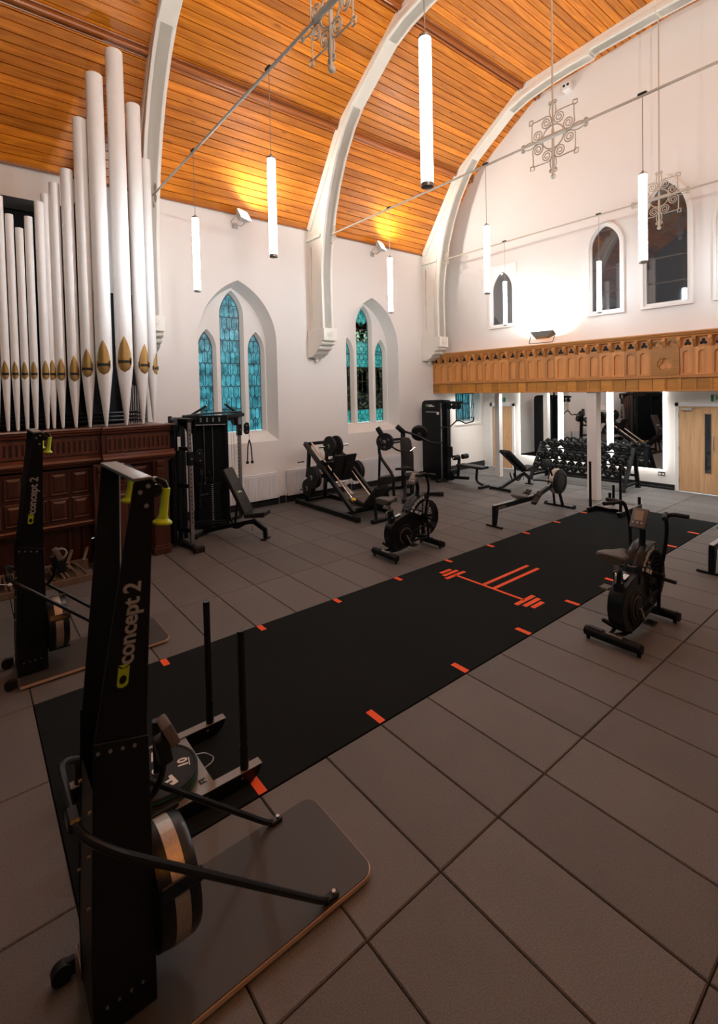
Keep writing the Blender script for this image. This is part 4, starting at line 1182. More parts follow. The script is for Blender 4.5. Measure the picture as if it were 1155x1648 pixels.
def rbox(t, name, c, d, mat, rot=None, bevel=.02, seg=3):
    return obj(name, MB().box(c, d, rot), mat, t, bevel=bevel, seg=seg)
def RY(a): return Matrix.Rotation(a, 3, 'Y')
def RX(a): return Matrix.Rotation(a, 3, 'X')
def RZ(a): return Matrix.Rotation(a, 3, 'Z')

# -- ski trainers: open tower of two tapered side panels on a plywood platform
def make_ski(label):
    t = thing('ski_trainer', label, 'exercise machine', group='ski trainers')
    # platform
    n = 8
    def rr(x0, x1, y0, y1, r):
        pts = [(x0, y0)]
        for cx, cy, a0 in ((x1 - r, y0 + r, -90), (x1 - r, y1 - r, 0)):
            pts += [(cx + r * math.cos(math.radians(a0 + 90 * k / n)), cy + r * math.sin(math.radians(a0 + 90 * k / n))) for k in range(n + 1)]
        return pts + [(x0, y1)]
    fl = lambda u, v, w: (u, v, w)
    pf = obj('platform', MB().prism(rr(0, 1.262, -.305, .305, .075), fl, .016, .038), 'ply_edge', t, smooth=0)
    obj('platform_mat', MB().prism(rr(.004, 1.257, -.300, .300, .072), fl, .038, .043), 'platform_mat', pf, smooth=0)
    for x in (.08, 1.1):
        for y in (-.24, .24): obj('foot', MB().cyl((x, y, 0), (x, y, .016), .03, n=12), 'rubber_black', pf)
    # side panels
    low = [(-.002, .043), (.222, .043), (.222, 1.2), (.034, 1.2), (-.002, .35)]
    upp = [(.034, 1.2), (.222, 1.2), (.238, 2.185), (.234, 2.198), (.180, 2.205), (.168, 2.19)]
    def ys(z): return .125 + .15 * max(0, (z - 1.2) / 1.0)
    for s in (-1, 1):
        p = obj('side_panel', MB().prism(low, lambda u, v, w: (u, s * ys(v) + w, v), -.004, .004).prism(upp, lambda u, v, w: (u, s * ys(v) + w, v), -.004, .004), 'black_satin', t)
        yo = s * .130
        for bx, bz in ((.190, 2.155), (.218, 2.175), (.212, 2.10)): obj('bolt', MB().cyl((bx, s * ys(bz), bz), (bx, s * (ys(bz) + .010), bz), .0085, n=10), 'steel', p)
        # lettering runs up the panel
        lean = Vector((.083, s * .15, 1)).normalized(); up = Vector((-1, 0, .083)).normalized()
        if s < 0:
            base = Vector((.156, -ys(1.645) - .0065, 1.645))
            text('lettering', 'concept 2', .086, 'grey_print', p, base, lean, up, bold=.0019, spacing=.97)
            org = Vector((.134, -ys(1.435) - .0055, 1.435))
        else:
            base = Vector((.156, ys(1.645) + .0065, 1.645))
            text('lettering', 'concept 2', .086, 'grey_print', p, base, -lean, up, bold=.0019, spacing=.97)
            org = Vector((.134, ys(1.435) + .0055, 1.435))
        # lime logo: a barrel shape with an oval cut-out and a hooked end
        def L3(u, v, w): return org + lean * (u * .78) + (up * -.78) * v + Vector((0, s * w, 0))
        oval = [(-.018 + .024 * math.cos(2 * math.pi * k / 18), .0 + .017 * math.sin(2 * math.pi * k / 18)) for k in range(18)]
        outl = [(-.04, -.026), (.052, -.026), (.040, -.010), (.040, .010), (.052, .026), (-.04, .026)] + [(-.04 + .020 * math.cos(a), .026 * math.sin(a)) for a in [math.pi / 2 + math.pi * k / 8 for k in range(1, 8)]]
        obj('logo', MB().prism(outl, L3, 0, .0012, [oval]), 'lime_print', p, smooth=0)
        obj('logo_bar', MB().prism([(.044, -.004), (.062, -.026), (.062, .026), (.044, .004)], L3, 0, .0012), 'lime_print', p, smooth=0)
        # lower cover with its row of bolts
        cov = [(-.006, .043), (.226, .043), (.226, 1.145), (.028, 1.198), (-.006, .35)]
        cv = obj('lower_cover', MB().prism(cov, lambda u, v, w: (u, w, v), yo, yo + s * .006), 'black_satin', t, bevel=.002)
        for k in range(4):
            f = (k + .7) / 4.4; x = .012 + .19 * f
            obj('bolt', MB().cyl((x, yo + s * .004, 1.165 - .035 * f * 1.2), (x, yo + s * .011, 1.165 - .035 * f * 1.2), .007, n=10), 'steel', cv)
            obj('bolt', MB().cyl((x, yo + s * .004, .16), (x, yo + s * .011, .16), .006, n=8), 'steel', cv)
    obj('back_plate', MB().add([(-.002, -.123, .35), (-.002, .123, .35), (.026, .123, 1.0), (.026, -.123, 1.0), (-.002, -.123, .043), (-.002, .123, .043)], [(0, 1, 2, 3), (4, 5, 1, 0)]), 'black_satin', t, smooth=0)
    obj('front_plate', MB().bb(.198, .219, -.123, .123, .043, 1.14), 'black_satin', t, smooth=0)
    for z, x in ((.55, .004), (.75, .012), (.92, .02)):
        for y in (-.10, .10): obj('bolt', MB().cyl((x, y, z), (x - .012, y, z), .006, n=8), 'steel', t)
    # top plate and pulley arms with green handles
    tp = [(.166, 2.196), (.166, 2.210), (.234, 2.210), (.248, 2.188), (.242, 2.184), (.228, 2.201)]
    obj('top_plate', MB().prism(tp, lambda u, v, w: (u, w, v), -.281, .281), 'grey_plate', t, bevel=.002)
    for y in (-.248, .248):
        arm = obj('pulley_arm', MB().prism([(.228, 2.200), (.258, 2.202), (.290, 2.186), (.302, 2.156), (.286, 2.15), (.275, 2.172), (.255, 2.18), (.231, 2.158)], lambda u, v, w: (u, w, v), y - .014, y + .014), 'black_plastic', t, bevel=.004)
        obj('pulley', MB().cyl((.250, y - .012, 2.150), (.250, y + .012, 2.150), .024, n=18), 'black_plastic', arm)
        h = MB().revolve((.293, y, 2.158), (-.14, 0, -1), [(0, .009), (.006, .0155), (.06, .0155), (.105, .0165), (.122, .021), (.134, .036), (.141, .036), (.143, .02)], 18)
        obj('handle', h, 'lime', t)
        obj('cord', MB().tube([(.232, y * .90, 2.15), (.19, y * .5, 1.25), (.185, y * .3, .75)], .003, 5), 'grey_print', t)
    # guard hoop
    pts = fillet([(.985, -.275, .05), (.94, -.277, .075), (.06, -.296, .88), (-.045, -.22, .955), (-.045, .22, .955), (.06, .296, .88), (.94, .277, .075), (.985, .275, .05)], .14, 8)
    hp = obj('guard_hoop', MB().tube(pts, .0155, 10), 'black_steel', t)
    for y in (-.275, .275): obj('hoop_foot', MB().box((1.0, y, .055), (.075, .042, .022)), 'black_plastic', hp, bevel=.006); obj('bolt', MB().cyl((1.015, y, .064), (1.015, y, .074), .010, n=10), 'steel', hp)
    obj('hoop_clip', MB().box((-.045, -.13, .95), (.045, .09, .05)), 'black_plastic', hp, bevel=.008)
    # flywheel drum with a silver mesh band
    c = (.223, .0, .395)
    dr = obj('flywheel_case', MB().revolve(c, (1, 0, 0), [(0, .185), (.01, .218), (.05, .226), (.150, .226), (.172, .214), (.182, .16), (.182, .05)], 40), 'black_plastic', t)
    band = MB()
    N = 44
    for i in range(N):
        a0, a1 = 2 * math.pi * i / N, 2 * math.pi * (i + 1) / N
        q = lambda a, x, r: (c[0] + x, c[1] + r * math.cos(a), c[2] + r * math.sin(a))
        band.add([q(a0, .062, .2278), q(a0, .122, .2278), q(a1, .122, .2278), q(a1, .062, .2278)], [(0, 1, 2, 3)])
    obj('mesh_band', band, 'silver_mesh', dr)
    for a in (math.radians(60), math.radians(150), math.radians(250), math.radians(340)):
        y, z = c[1] + .229 * math.cos(a), c[2] + .229 * math.sin(a)
        obj('clamp', MB().box((c[0] + .1, y, z), (.17, .05, .02), RX(a - math.pi / 2)), 'black_plastic', dr, bevel=.005)
    # performance monitor on its arm
    ma = obj('monitor_arm', MB().tube(fillet([(.18, .0, .76), (.26, .0, .77), (.31, .0, .84), (.325, .0, .94)], .05), .014, 8), 'black_plastic', t)
    obj('monitor', MB().box((.342, .0, 1.035), (.045, .10, .11), RY(math.radians(-22))), 'console_grey', ma, bevel=.012, seg=2)
    obj('monitor_back', MB().box((.318, .0, .965), (.055, .065, .12), RY(math.radians(-10))), 'black_plastic', ma, bevel=.012, seg=2)
    for y in (-.22, .22):
        obj('wheel', MB().cyl((-.065, y - .02, .045), (-.065, y + .02, .045), .042, n=20), 'rubber_black', t)
        obj('bracket', MB().box((-.045, y, .05), (.06, .03, .07)), 'black_satin', t, bevel=.004)
    return t

def make_sled(label, plates=True):
    t = thing('push_sled', label, 'sled', group='push sleds')
    for y in (-.285, .285):
        r = obj('runner', MB().prism([(-.50, .10), (.52, .10), (.50, .045), (.44, .008), (-.46, .008), (-.50, .06)], lambda u, v, w: (u, w, v), y - .03, y + .03), 'black_steel', t, bevel=.004)
        obj('runner_top', MB().bb(-.50, .52, y - .032, y + .032, .098, .104), 'grey_plate', r, bevel=.001)
        for x in (-.30, .15, .38): obj('bolt', MB().cyl((x, y - .034, .07), (x, y + .034, .07), .008, n=8), 'steel', r)
        obj('push_post', MB().cyl((.41, y, .10), (.41, y, 1.0), .0235, n=16), 'black_steel', t)
        obj('post_sleeve', MB().cyl((.41, y, .10), (.41, y, .26), .0275, n=16), 'black_steel', t)
        obj('socket', MB().ring((-.43, y, .175), (0, 0, 1), .029, .022, .15, 18), 'black_steel', t)
    tr = obj('tray', MB().bb(-.34, .22, -.255, .255, .086, .096), 'grey_plate', t, bevel=.002)
    block_a('tray_mark', .042, 'black_slot', tr, (.165, -.205, .0962), (0, 1, 0), (-1, 0, 0))
    obj('cross_bar', MB().bb(-.36, -.32, -.285, .285, .07, .10), 'black_steel', t, bevel=.003)
    obj('load_post', MB().cyl((-.055, -.047, .09), (-.055, -.047, .50), .0245, n=16), 'black_steel', t)
    obj('tow_ring', MB().tube(fillet([(.22, .05, .09), (.27, .03, .09), (.30, -.06, .10), (.27, -.10, .10), (.22, -.10, .09)], .03), .004, 6), 'steel', t)
    return t

def bumper_plate(label, loc, rz, prints=True):
    t = thing('bumper_plate', label, 'weight plate', loc, rz, group='bumper plates on the near sled')
    r, w = .235, .042
    obj('disc', MB().revolve((0, 0, 0), (0, 0, 1), [(0, .03), (0, r - .006), (.006, r), (w - .006, r), (w, r - .006), (w, r - .016), (w - .004, r - .02), (w - .004, r * .45), (w, r * .40), (w, .03)], 44), 'rubber_black', t)
    obj('green_band', MB().ring((0, 0, w / 2), (0, 0, 1), r + .0015, r - .004, .014, 44), 'green_rubber', t)
    obj('hub', MB().ring((0, 0, w / 2), (0, 0, 1), .034, .0262, w + .003, 18), 'steel', t)
    if prints:
        for ch, a, sz in (('A', -49, .115), ('H', 106, .115), ('10', 20, .08)):
            an = math.radians(a); rad = .135 if ch != '10' else .15
            d = Vector((math.cos(an), math.sin(an), 0))
            if ch == '10': up, right = d * -1, Vector((0, 0, 1)).cross(d) * 1
            else: up, right = d * 1, d.cross(Vector((0, 0, 1)))
            if ch == '10': right = (-up).cross(Vector((0, 0, 1))) * -1
            if ch == 'A': block_a('lettering', .085, 'white_print', t, d * rad + Vector((0, 0, w - .0035)), right, up, .003)
            else: text('lettering', ch, sz, 'white_print', t, d * rad + Vector((0, 0, w - .003)), right, up, bold=.003)
        d = Vector((math.cos(math.radians(18)), math.sin(math.radians(18)), 0))
        obj('underline', MB().box(d * .185 + Vector((0, 0, w - .003)), (.006, .07, .002), RZ(math.radians(18))), 'white_print', t)
    return t

# -- fan bike
def make_bike(label):
    t = thing('fan_bike', label, 'exercise bike', group='fan bikes')
    def stab(x, hy, r):
        s = obj('stabiliser', MB().revolve((x, -hy, .078), (0, 1, 0), [(0, r * .85), (.008, r), (2 * hy - .008, r), (2 * hy, r * .85)], 22), 'black_satin', t)
        for y in (-hy + .03, hy - .03): obj('end_foot', MB().cyl((x, y, 0), (x, y, .04), .018, n=10), 'rubber_black', s)
        return s
    s = stab(-.47, .265, .048)
    obj('grip_pad', MB().box((-.47, .16, .125), (.05, .15, .012)), 'black_slot', s, bevel=.004)
    obj('mount_plate', MB().box((-.47, -.02, .126), (.055, .15, .01)), 'steel', s, bevel=.003)
    s2 = stab(.50, .235, .048)
    for y in (-.22, .22): obj('transport_wheel', MB().cyl((.545, y - .018, .055), (.545, y + .018, .055), .045, n=16), 'rubber_black', s2)
    # main housing, a rounded teardrop plate on both sides
    out = [(-.30, .10), (-.40, .20), (-.435, .33), (-.41, .46), (-.34, .54), (-.22, .59), (-.08, .62), (.06, .63), (.16, .60), (.20, .45), (.14, .25), (.04, .15), (-.10, .115)]
    out = [tuple(p)[:2] for p in fillet([(x, z, 0) for x, z in out + out[:1]], .05, 3)][:-1]
    hs = obj('housing', MB().prism(out, lambda u, v, w: (u, w, v), -.075, .075), 'black_plastic', t, bevel=.02, seg=3)
    for s in (-1, 1):
        cv = obj('crank_cover', MB().revolve((-.13, s * .07, .31), (0, s, 0), [(0, .165), (.018, .16), (.022, .14), (.016, .13), (.016, .115), (.024, .11), (.024, .02)], 32), 'black_plastic', hs)
        obj('crank_ring', MB().ring((-.13, s * .094, .31), (0, 1, 0), .118, .108, .006, 32), 'console_grey', cv)
        obj('crank_blade', MB().prism([(-.21, .36), (-.15, .41), (-.06, .40), (-.03, .33), (-.09, .19), (-.14, .17), (-.20, .27)], lambda u, v, w: (u, s * w, v), .09, .105), 'black_plastic', cv, bevel=.008)
        an = math.radians(-60 if s < 0 else 120)
        ex, ez = -.13 + .17 * math.cos(an), .31 + .17 * math.sin(an)
        cr = obj('crank', MB().bar((-.13, s * .115, .31), (ex, s * .12, ez), .022, .03, up=(0, 1, 0)), 'steel', t, bevel=.004)
        pe = obj('pedal', MB().box((ex, s * .175, ez), (.10, .095, .022)), 'black_plastic', cr, bevel=.006)
        for e_ in (-.05, .05): obj('pedal_edge', MB().box((ex + e_, s * .175, ez), (.008, .09, .02)), 'chrome', pe)
    text('lettering', 'A', .03, 'blue_white_print', hs, (-.02, -.0775, .21), (1, 0, .3), (-.3, 0, 1), bold=.001)
    obj('sticker', MB().box((-.20, 0, .612), (.10, .05, .002), RY(math.radians(-12))), 'blue_white_print', hs)
    # seat
    sp = obj('seat_tube', MB().prism([(-.37, .50), (-.27, .50), (-.325, .72), (-.385, .70)], lambda u, v, w: (u, w, v), -.034, .034), 'black_plastic', t, bevel=.012, seg=2)
    text('lettering', 'A', .04, 'white_print', sp, (-.345, -.0352, .60), (-.25, 0, 1), (-1, 0, -.25), bold=.001)
    obj('seat_post', MB().bar((-.345, 0, .66), (-.395, 0, .83), .034, .05), 'steel', t, bevel=.004)
    obj('adjust_lever', MB().tube(fillet([(-.385, 0, .70), (-.44, -.02, .70), (-.46, -.02, .62)], .02), .011, 8), 'chrome', t)
    sec = []
    shape = [(-.56, .105, .0), (-.545, .128, .02), (-.49, .135, .028), (-.43, .115, .022), (-.37, .07, .012), (-.31, .045, .006), (-.265, .036, .0), (-.255, .018, -.006)]
    mb = MB(); rows = []
    for x, hw, dz in shape:
        row = []
        for k in range(14):
            a = 2 * math.pi * k / 14
            sy, sz = math.cos(a), math.sin(a)
            row.append((x + .03, hw * 1.06 * math.copysign(abs(sy) ** .6, sy), .868 + dz * .5 + (.034 if sz > 0 else .045) * math.copysign(abs(sz) ** .7, sz)))
        rows.append(row)
    for a, b in zip(rows[:-1], rows[1:]): mb.loft(a, b)
    mb.add(rows[0], [tuple(range(14))]); mb.add(rows[-1], [tuple(reversed(range(14)))])
    st = obj('seat', mb, 'vinyl_grey', t, smooth=50)
    obj('seat_clamp', MB().box((-.395, 0, .815), (.10, .05, .04)), 'black_plastic', st, bevel=.008)
    # fan wheel behind a wire cage
    fc = (.34, 0, .48); fr = .29
    fan = obj('fan_hub', MB().cyl((fc[0], -.05, fc[2]), (fc[0], .05, fc[2]), .085, n=24), 'black_plastic', t)
    rim = obj('fan_rim', MB().ring(fc, (0, 1, 0), fr, fr - .018, .13, 44), 'black_plastic', t)
    mb = MB()
    for k in range(8):
        a = 2 * math.pi * k / 8
        mb.box((fc[0] + .17 * math.cos(a), 0, fc[2] + .17 * math.sin(a)), (.19, .004, .06), RY(-a) @ RX(.5))
    obj('fan_blades', mb, 'black_satin', fan)
    for s in (-1, 1):
        mb = MB(); y = s * .072
        for q in range(5): mb.tube([(fc[0] + (.10 + q * .042) * math.cos(2 * math.pi * k / 32), y + s * .012 * (1 - q / 5), fc[2] + (.10 + q * .042) * math.sin(2 * math.pi * k / 32)) for k in range(32)], .0022, 4, closed=True)
        for k in range(36):
            a0 = 2 * math.pi * k / 36
            mb.tube([(fc[0] + r * math.cos(a0 + .5 * (r - .08)), y + s * .012 * (.29 - r) / .2, fc[2] + r * math.sin(a0 + .5 * (r - .08))) for r in (.085, .15, .22, .285)], .0024, 4)
        cg = obj('wire_cage', mb, 'black_satin', t); cg['kind'] = 'stuff'
        # curved front shroud with lettering
        arc = []
        for k in range(13):
            a = math.radians(84 + 92 * k / 12); arc.append((fc[0] - .03 + .375 * math.cos(a), fc[2] + .01 + .375 * math.sin(a)))
        for k in range(13):
            a = math.radians(176 - 92 * k / 12); arc.append((fc[0] - .03 + .292 * math.cos(a), fc[2] + .01 + .292 * math.sin(a)))
        sh = obj('shroud', MB().prism(arc, lambda u, v, w: (u, s * w, v), .0, .088), 'black_plastic', t, bevel=.01, seg=2)
        word = 'RENEGADE'
        for i, ch in enumerate(word):
            a = math.radians((151 - 54 * i / 7) if s < 0 else (97 + 54 * i / 7))
            d = Vector((math.cos(a), 0, math.sin(a)))
            rt = Vector((math.sin(a), 0, -math.cos(a))) if s < 0 else Vector((-math.sin(a), 0, math.cos(a)))
            text('lettering', ch, .066, 'blue_white_print', sh, Vector(fc) + Vector((-.03, 0, .01)) + d * .333 + Vector((0, s * .0888, 0)), rt, d, bold=.0022)
        bl = obj('cross_guard', MB().prism([(.00, .60), (.04, .685), (.20, .635), (.34, .53), (.31, .46), (.17, .545)], lambda u, v, w: (u, s * w, v), .06, .092), 'black_plastic', t, bevel=.008)
        rt = Vector((.9, 0, -.42)).normalized() * (1 if s < 0 else -1)
        text('lettering', 'AIR BIKE', .056, 'blue_white_print', bl, (.165, s * .0932, .592), rt, Vector((.42, 0, .9)), bold=.002)
    # lower frame and handle arms
    obj('lower_frame', MB().tube(fillet([(-.46, -.02, .12), (-.30, -.06, .10), (-.12, -.09, .14), (.10, -.09, .20), (.34, -.06, .17), (.50, -.04, .12)], .1), .02, 8), 'black_satin', t)
    obj('lower_frame', MB().tube(fillet([(-.46, .02, .12), (-.30, .06, .10), (-.12, .09, .14), (.10, .09, .20), (.34, .06, .17), (.50, .04, .12)], .1), .02, 8), 'black_satin', t)
    obj('rear_foot_rest', MB().tube([(-.40, .13, .20), (-.36, .06, .17), (-.34, -.08, .15), (-.33, -.12, .15)], [.018, .03, .03, .02], 8), 'black_satin', t)
    for s, dx in ((-1, -.04), (1, .16)):
        y = s * .155
        arm = obj('handle_arm', MB().tube(fillet([(.36, s * .10, .10), (.33 + dx * .1, s * .12, .36), (.25 + dx * .4, y, .56), (.27 + dx, s * .20, .78), (.30 + dx, s * .22, 1.02), (.22 + dx, s * .235, 1.19)], .10, 6), [.019] * 2 + [.019] * 100 if False else .0185, 10), 'black_satin', t)
        obj('pivot', MB().cyl((.25 + dx * .4, s * .07, .56), (.25 + dx * .4, s * .20, .56), .03, n=14), 'black_plastic', arm)
        top = Vector((.22 + dx, s * .235, 1.19))
        g1 = fillet([top, top + Vector((-.03, s * .015, .035)), top + Vector((-.10, s * .03, .04)), top + Vector((-.30, s * .09, .045))], .05)
        obj('grip', MB().tube(g1, .021, 10), 'rubber_black', arm)
        g2 = fillet([top, top + Vector((-.005, s * .06, .03)), top + Vector((-.0, s * .20, .03))], .04)
        obj('grip', MB().tube(g2, .021, 10), 'rubber_black', arm)
        obj('foot_peg', MB().cyl((.24 + dx * .4, s * .10, .54), (.24 + dx * .4, s * .31, .53), .019, n=14), 'rubber_black', arm)
        obj('link_rod', MB().bar((-.05, s * .10, .33), (.34, s * .13, .40), .016, .03), 'black_satin', arm, bevel=.003)
    # console mast and console
    obj('mast', MB().tube(fillet([(.16, 0, .70), (.22, 0, .86), (.24, 0, .98), (.20, 0, 1.08)], .08), [.034] * 2 + [.03] * 40 if False else .032, 12), 'black_plastic', t)
    cn = obj('console', MB().box((.155, 0, 1.125), (.045, .15, .215), RY(math.radians(32))), 'console_grey', t, bevel=.014, seg=2)
    R = RY(math.radians(32))
    obj('display', MB().box(Vector((.155, 0, 1.125)) + R @ Vector((-.026, 0, .022)), (.004, .085, .105), R), 'screen', cn, bevel=.001)
    for k in range(3):
        obj('button', MB().box(Vector((.155, 0, 1.125)) + R @ Vector((-.026, -.04 + .04 * k, -.055)), (.006, .028, .022), R), 'steel', cn, bevel=.002)
    obj('water_bottle_cage', MB().tube([(-.02 + .04 * math.cos(a), .0 + .04 * math.sin(a), .68) for a in [2 * math.pi * k / 14 for k in range(14)]], .003, 5, closed=True).tube([(-.06, 0, .63), (-.06, 0, .68)], .003, 5), 'steel', t)
    return t

# -- rowing machine
def make_rower(label):
    t = thing('rowing_machine', label, 'rowing machine', group='rowing machines')
    obj('rear_foot', MB().bar((0, -.17, .02), (0, .17, .02), .045, .03), 'black_steel', t, bevel=.005)
    obj('rear_leg', MB().prism([(-.03, .03), (.035, .03), (.09, .30), (-.02, .36)], lambda u, v, w: (u, w, v), -.035, .035), 'black_satin', t, bevel=.006)
    rl = obj('rail', MB().bar((-.03, 0, .345), (1.32, 0, .335), .055, .085), 'black_satin', t, bevel=.005)
    obj('rail_top', MB().bar((-.03, 0, .392), (1.32, 0, .382), .062, .012), 'steel', rl, bevel=.002)
    text('lettering', 'ROWERG', .055, 'screen', rl, (.20, -.0282, .335), (1, 0, 0), (0, 0, 1), bold=.0012)
    st = MB(); rows = []
    for x, hw, dz in ((.70, .10, .0), (.715, .14, .012), (.78, .155, .004), (.85, .14, .0), (.91, .12, .01), (.93, .08, .0)):
        rows.append([(x, hw * math.copysign(abs(math.cos(a)) ** .6, math.cos(a)), .435 + dz + .022 * math.copysign(abs(math.sin(a)) ** .7, math.sin(a))) for a in [2 * math.pi * k / 14 for k in range(14)]])
    for a, b in zip(rows[:-1], rows[1:]): st.loft(a, b)
    st.add(rows[0], [tuple(range(14))]).add(rows[-1], [tuple(range(14))])
    s = obj('seat', st, 'vinyl_grey', t, smooth=50)
    obj('seat_carriage', MB().box((.81, 0, .40), (.12, .10, .05)), 'black_plastic', s, bevel=.008)
    # foot plates
    for y in (-.12, .12):
        f = obj('foot_plate', MB().box((1.20, y, .37), (.30, .12, .022), RY(math.radians(-42))), 'black_plastic', t, bevel=.008)
        obj('strap', MB().tube([(1.19, y - .065, .39), (1.165, y - .03, .43), (1.165, y + .03, .43), (1.19, y + .065, .39)], .012, 6), 'rubber_black', f)
        obj('heel_cup', MB().box((1.08, y, .28), (.05, .10, .06), RY(math.radians(-42))), 'black_plastic', f, bevel=.01)
    # front frame
    obj('front_beam', MB().bar((1.30, 0, .335), (2.02, 0, .50), .06, .08), 'black_satin', t, bevel=.005)
    obj('chain_beam', MB().bar((1.45, 0, .30), (2.10, 0, .62), .03, .04), 'steel', t, bevel=.003)
    for s_ in (-1, 1):
        obj('front_leg', MB().bar((2.06, s_ * .05, .50), (2.20, s_ * .09, .03), .04, .05), 'black_steel', t, bevel=.004)
    obj('front_foot', MB().bar((2.22, -.335, .025), (2.22, .335, .025), .045, .035), 'black_steel', t, bevel=.005)
    for y in (-.31, .31): obj('caster', MB().cyl((2.25, y - .02, .035), (2.25, y + .02, .035), .034, n=14), 'rubber_black', t)
    # flywheel
    c = (2.16, 0, .535)
    fw = obj('flywheel_case', MB().revolve((c[0], -.09, c[2]), (0, 1, 0), [(0, .06), (0, .20), (.012, .245), (.03, .255), (.15, .255), (.168, .245), (.18, .20), (.18, .06)], 40), 'black_plastic', t)
    mb = MB()
    N = 40
    for i in range(N):
        a0, a1 = 2 * math.pi * i / N, 2 * math.pi * (i + 1) / N
        q = lambda a, y: (c[0] + .2572 * math.cos(a), y, c[2] + .2572 * math.sin(a))
        mb.add([q(a0, -.045), q(a0, .045), q(a1, .045), q(a1, -.045)], [(0, 1, 2, 3)])
    obj('mesh_band', mb, 'silver_mesh', fw)
    obj('hub_ring', MB().ring((c[0], -.093, c[2]), (0, 1, 0), .18, .165, .008, 32).cyl((c[0], -.096, c[2]), (c[0], -.088, c[2]), .018, n=14), 'black_satin', fw)
    obj('hub_cap', MB().cyl((c[0], -.10, c[2]), (c[0], -.094, c[2]), .012, n=12), 'steel', fw)
    # handle and monitor
    ma = obj('monitor_arm', MB().tube(fillet([(2.02, 0, .55), (1.90, 0, .78), (1.80, 0, .92)], .05), .018, 8), 'black_plastic', t)
    obj('monitor', MB().box((1.76, 0, .95), (.05, .19, .17), RY(math.radians(20))), 'black_plastic', ma, bevel=.012, seg=2)
    obj('handle', MB().tube([(1.62, -.22, .60), (1.65, -.10, .61), (1.66, 0, .61), (1.65, .10, .61), (1.62, .22, .60)], .016, 8), 'rubber_black', t)
    obj('chain', MB().tube([(1.66, 0, .61), (2.0, 0, .62)], .005, 5), 'steel', t)
    return t

# -- adjustable bench; incline in degrees
def make_bench(label, loc, rz, incline, badge=False):
    t = thing('adjustable_bench', label, 'bench', loc, rz, group='adjustable benches')
    obj('rear_foot', MB().bar((0, -.29, .045), (0, .29, .045), .06, .06), 'black_steel', t, bevel=.005)
    for y in (-.27, .27): obj('foot_cap', MB().box((0, y, .03), (.07, .05, .06)), 'rubber_black', t, bevel=.006)
    obj('spine', MB().bar((0, 0, .06), (.62, 0, .22), .06, .07).bar((.60, 0, .21), (.98, 0, .30), .06, .07), 'black_steel', t, bevel=.004)
    obj('front_leg', MB().bar((.96, 0, .31), (1.20, 0, .16), .05, .08).bar((1.19, 0, .19), (1.20, 0, .03), .05, .07), 'black_steel', t, bevel=.004)
    obj('front_foot', MB().bar((1.20, -.10, .015), (1.20, .10, .015), .09, .025), 'black_steel', t, bevel=.004)
    sector = MB()
    pts = [(.66 + .20 * math.cos(a), .38 + .22 * math.sin(a)) for a in [math.radians(180 + 130 * k / 12) for k in range(13)]] + [(.66 + .165 * math.cos(a), .38 + .185 * math.sin(a)) for a in [math.radians(310 - 130 * k / 12) for k in range(13)]]
    for y in (-.05, .05): sector.prism(pts, lambda u, v, w: (u, w, v), y - .005, y + .005)
    obj('ladder_sector', sector, 'black_steel', t)
    obj('adjust_knob', MB().cyl((.95, 0, .25), (.95, 0, .16), .012, n=8).ball((.95, 0, .15), .02, 10), 'chrome', t)
    # seat pad, a little wider at the back
    a = math.radians(8)
    sp = [(-.19, -.15), (.19, -.115), (.19, .115), (-.19, .15)]
    R = RY(-a); c = Vector((1.06, 0, .43))
    obj('seat_pad', MB().prism(sp, lambda u, v, w: c + R @ Vector((u, v, w)), -.035, .035), 'vinyl', t, bevel=.02, seg=3)
    obj('seat_bracket', MB().bar((.88, 0, .36), (1.18, 0, .39), .05, .03), 'black_steel', t, bevel=.004)
    # back pad
    i = math.radians(incline); d = Vector((-math.cos(i), 0, math.sin(i))); nrm = Vector((math.sin(i), 0, math.cos(i)))
    h = Vector((.86, 0, .415))
    bp = [(0.02, -.15), (.84, -.15), (.86, -.12), (.86, .12), (.84, .15), (.02, .15)]
    pad = obj('back_pad', MB().prism(bp, lambda u, v, w: h + d * u + Vector((0, v, 0)) + nrm * w, -.005, .065), 'vinyl', t, bevel=.018, seg=3)
    for u in (.28, .52): obj('seam', MB().bar(h + d * u + nrm * .066 + Vector((0, -.14, 0)), h + d * u + nrm * .066 + Vector((0, .14, 0)), .004, .003, up=nrm), 'black_slot', pad)
    obj('back_bar', MB().bar(h + d * .02 - nrm * .03, h + d * .7 - nrm * .03, .06, .04, up=nrm), 'black_steel', t, bevel=.004)
    obj('prop', MB().bar(h + d * .30 - nrm * .04, (.62, 0, .24), .035, .035), 'black_steel', t, bevel=.003)
    if badge:
        p = h + d * .40 + nrm * .0665
        rt = Vector((0, -1, 0)) if False else Vector((0, 1, 0)) * -1
        rt = -d.cross(nrm).normalized() * -1
        rt = nrm.cross(d) * -1
        block_a('badge', .038, 'green_print', pad, p - rt * .06, rt, d)
        print_lines('print_lines', 'white_print', pad, p - rt * .03 + d * .004, rt, d, [[.05], [.035, .04]], .013, .005)
    return t

